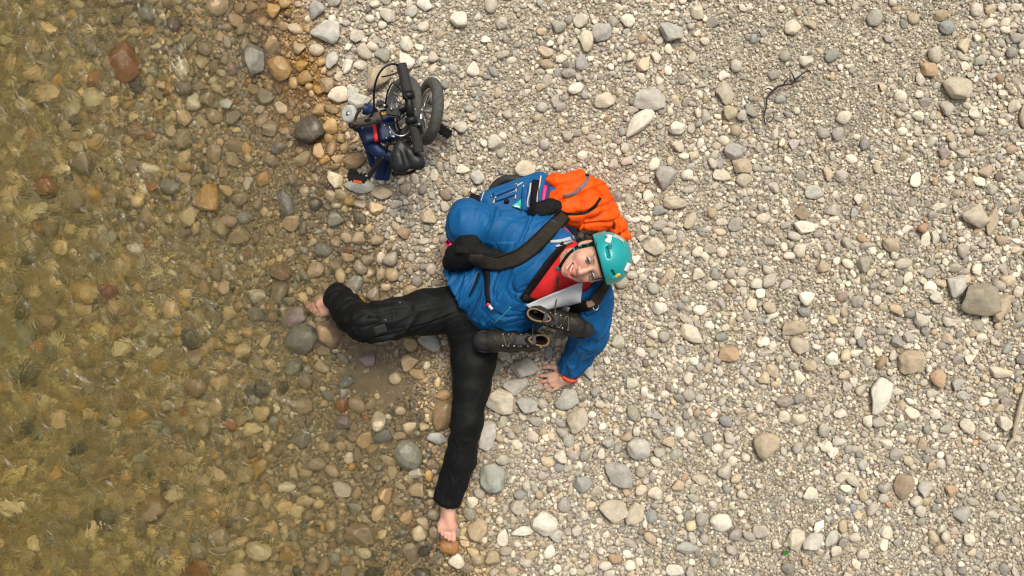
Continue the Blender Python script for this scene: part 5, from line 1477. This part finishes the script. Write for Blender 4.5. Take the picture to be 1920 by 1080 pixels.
# blue main frame
fr = Form()
FR1 = frame(Z(640, 600, .25) - Z(600, 440, .25), (.25, .1, 1))
fr.block(Z(590, 540, .25), (.060, .040, .030), .012, FR1, .01).block(Z(480, 570, .235), (.048, .034, .028), .014, FR1, .015)
fr.block(Z(595, 455, .27), (.026, .030, .024), .010, FR1, .012)
fr.chain([Z(450, 560, .22), Z(490, 650, .20), Z(545, 700, .20), Z(630, 735, .20)], [.034, .032, .028, .022], .015)
fr.chain([Z(465, 600, .17), Z(495, 700, .13), Z(505, 780, .10)], [.030, .026, .022], .015)
v_, f_ = fr.mesh(Z(540, 600, .2) - .3, Z(540, 600, .2) + .3, .005)
frame_ob = mk('frame', relax(v_, f_, 1), f_, M_FRAME, bike)
B_f = bvh_of([frame_ob])
def zz(p): return (560 + p[0] / 3.6, 90 + p[1] / 3.6)
strap('red_stripe', [zz((511, 518)), zz((528, 632))], 7.2, B_f, M_REDP, frame_ob, .005, .004, 10, .27, 0, 3)
strap('decal', [zz((560, 446)), zz((594, 438))], 6, B_f, M_YEL, frame_ob, .003, .002, 5, .3, 0, 3)
for p_ in ((578, 522), (592, 608), (430, 540), (520, 740)):
    ball('bolt', drape_pt(B_f, *zz(p_), .25) + (0, 0, .002), (.0045, .0045, .003), M_METAL, frame_ob, np.eye(3), 1)
T('seat_tube', [(575, 730, .15), (560, 800, .12), (545, 880, .09)], [.024, .022, .022], M_FRAME); T('chain_stay', [(620, 770, .13), (600, 830, .10), (585, 885, .08)], [.020, .018, .018], M_FRAME)
T('chain_stay', [(520, 700, .16), (535, 800, .11), (520, 885, .09)], .012, mat('blue_stay', (.02, .08, .30), .4), )
T('rear_frame', [(440, 410, .25), (475, 420, .25), (505, 440, .26)], .026, M_FRAME)
T('cover_sleeve', [(392, 505, .33), (470, 488, .33), (552, 462, .335)], [.017, .022, .023], M_BROWNG)
T('carry_strap', [(420, 410, .27), (398, 440, .28), (385, 480, .30), (420, 498, .33), (480, 480, .36)], .006, M_BLKMET)
T('lever', [(612, 590, .29), (650, 600, .30)], .005, M_METAL); T('lever', [(612, 545, .29), (622, 590, .295)], .003, M_METAL)
# roller wheel and knobs
rc, rn = Z(342, 446, .25), nrm((-.55, .05, .83))
rw = lathe('roller_wheel', [(.008, -.012), (.028, -.016), (.038, -.012), (.041, 0), (.038, .012), (.028, .014), (.014, .010), (.008, .010)], rc, rn, mat('worn_white_wheel', (.42, .41, .38), .6, var=.25, scale=30), bike, 36)
lathe('axle', [(.001, -.02), (.009, -.02), (.009, .013), (.001, .013)], rc, rn, M_METAL, rw, 16)
T('rack_tube', [(352, 450, .24), (385, 480, .25), (430, 520, .25)], .009, M_BLKMET)
ball('knob', Z(358, 527, .24), (.016, .012, .014), M_BLKMET, bike, np.eye(3)); ball('knob', Z(395, 540, .24), (.020, .018, .018), M_BLKMET, bike, np.eye(3))
# saddle
sd = Form()
sd.chain([Z(668, 672, .375), Z(676, 730, .375), Z(690, 775, .37)], [.016, .030, .038], .02).lump(Z(688, 775, .368), (.046, .040, .026), R=frame((.3, 1, 0), (0, 0, 1)), k=.02)
sd.chain([Z(700, 662, .375), Z(745, 712, .372), Z(795, 765, .365)], [.014, .026, .030], .02).lump(Z(790, 768, .362), (.042, .030, .022), R=frame((1, -.6, 0), (0, 0, 1)), k=.02)
sd.limb(Z(690, 650, .37), Z(720, 740, .362), .020, .026, .012)
sd.limb(Z(694, 655, .408), Z(740, 800, .402), .010, .016, .008, -1)
sd.lump(Z(720, 740, .28), (.09, .10, .060), k=.015, op=-1)
v_, f_ = sd.mesh(Z(725, 740, .36) - .2, Z(725, 740, .36) + .2, .004)
mk('saddle', relax(v_, f_, 2), f_, M_SADDLE, bike)
T('seat_post', [(715, 760, .34), (690, 800, .24), (650, 850, .12)], .015, M_BLKMET)
T('saddle_rail', [(640, 850, .28), (700, 850, .30), (770, 835, .32), (800, 790, .33)], .007, M_BLKMET)
T('saddle_rail', [(660, 640, .33), (760, 620, .33)], .012, M_BLKMET)
# crank and pedals
T('crank', [(575, 735, .22), (520, 800, .20), (465, 880, .18)], [.012, .011, .011], M_BLKMET)
def pedal(c, R, refl, parent=bike):
    p_ = box('pedal', c, (.044, .016, .014), M_BLKMET, parent, R, .006)
    for s in (-1, 1):
        for q in range(5): box('pedal_tread', c + R @ np.array((-.032 + .016 * q, s * .018, 0)), (.004, .005, .012), M_BLKMET, p_, R, .001)
    if refl: box('reflector', c + R @ np.array((.006, -.017, .006)), (.020, .008, .009), M_REFL, p_, R, .003)
    return p_
pd = frame((1, -.16, 0), (0, -.3, 1))
pedal(Z(395, 872, .19), pd, True); box('pedal_cage', Z(365, 845, .185), (.018, .020, .012), M_BLKMET, bike, pd)
T('pedal_axle', [(430, 870, .19), (468, 862, .19)], .007, M_METAL)
pedal(Z(975, 558, .10), frame((1, -.7, .2), (0, -.3, 1)), False)
T('crank', [(905, 560, .12), (960, 560, .11)], .010, M_BLKMET)

# ------------------------------------------------------------------ driftwood and other small finds
M_TWIG = mat('dark_twig_bark', (0.035, 0.026, 0.020), 0.85, var=0.4, scale=80, bump=.6)
M_DRIFT = mat('bleached_driftwood', (0.46, 0.38, 0.27), 0.85, var=0.25, scale=50, bump=.6)
tw = empty('twig', tuple(P(1445, 175, .03)), 'thin dark branching twig lying on the gravel near the top', 'twig')
G = lambda x, y, h=.035: np.array((*P(x, y, h)[:2], float(terrain(*P(x, y, h)[:2])) + h))
Tw = lambda x, y, h=.03: G(1400 + x / 7.714, 110 + y / 7.714, h)
stem_ = tube('stem', [Tw(240, 980, .012), Tw(215, 850, .02), Tw(245, 730), Tw(270, 580), Tw(350, 490, .036), Tw(420, 430, .04), Tw(500, 408), Tw(600, 395), Tw(660, 370)], [.0022, .003, .0035, .004, .0055, .006, .0045, .004, .003], M_TWIG, tw, 7, 4)
tube('side_shoot', [Tw(660, 370), Tw(665, 330, .035), Tw(700, 300, .04), Tw(780, 240, .045), Tw(850, 205, .04), Tw(890, 240, .03)], [.004, .004, .0035, .004, .005, .003], M_TWIG, tw, 6, 4)
tube('side_shoot', [Tw(500, 408), Tw(520, 360, .04), Tw(560, 325, .045)], [.004, .0035, .002], M_TWIG, tw, 6, 4)
tube('side_shoot', [Tw(340, 490), Tw(290, 455, .04), Tw(240, 470, .035)], [.0045, .0035, .002], M_TWIG, tw, 6, 4)
tube('side_shoot', [Tw(660, 340), Tw(630, 270, .045), Tw(600, 220, .05)], [.004, .003, .002], M_TWIG, tw, 6, 4)
tube('side_shoot', [Tw(245, 900, .02), Tw(290, 940, .03), Tw(350, 880, .035), Tw(360, 800, .04)], [.003, .003, .0025, .002], M_TWIG, tw, 6, 4)
ds = empty('driftwood_stick', tuple(P(1900, 790, .02)), 'bleached bent driftwood stick near the lower right edge', 'stick')
St = lambda x, y, h=.02: G(1840 + x / 6.0, 700 + y / 6.0, h)
tube('stick', [St(320, 760), St(330, 640), St(365, 480, .025), St(400, 330, .025), St(430, 215, .02), St(452, 120, .015)], [.007, .010, .011, .010, .008, .005], M_DRIFT, ds, 8, 5)
tube('side_shoot', [St(325, 720), St(270, 780, .015), St(235, 840, .012)], [.008, .009, .004], M_DRIFT, ds, 7, 4)
lf = empty('green_leaf', tuple(G(1468, 1031, .02)), 'tiny bright green sprout among the pebbles near the bottom edge', 'sprout')
M_LEAF = mat('green_leaf', (0.03, 0.17, 0.02), 0.6)
for q in range(5):
    a = q * 1.26; d_ = np.array((math.cos(a), math.sin(a), 0)); c0 = G(1468, 1031, .018)
    e_ = np.cross(d_, (0, 0, 1))
    rows = np.array([[c0 + d_ * .012 * u + e_ * w * .005 * math.sin(math.pi * (.15 + .8 * u)) + np.array((0, 0, .006 * u + .002 * abs(w))) for w in (-1, 0, 1)] for u in np.linspace(0, 1, 4)])
    sheet('leaf', rows, .0006, M_LEAF, lf)
tube('stem', [G(1468, 1031, -.005), G(1468, 1031, .02)], .001, M_LEAF, lf, 5)
st2 = tag(tube('driftwood_stick', [G(838, 1014, .01), G(860, 1012, .012), G(885, 1014, .014), G(903, 1018, .01)], [.003, .005, .005, .003], mat('wet_stick', (.14, .10, .06), .6, var=.3, scale=60), None, 7, 4), 'small wet brown stick at the toes of the straight leg', 'stick')
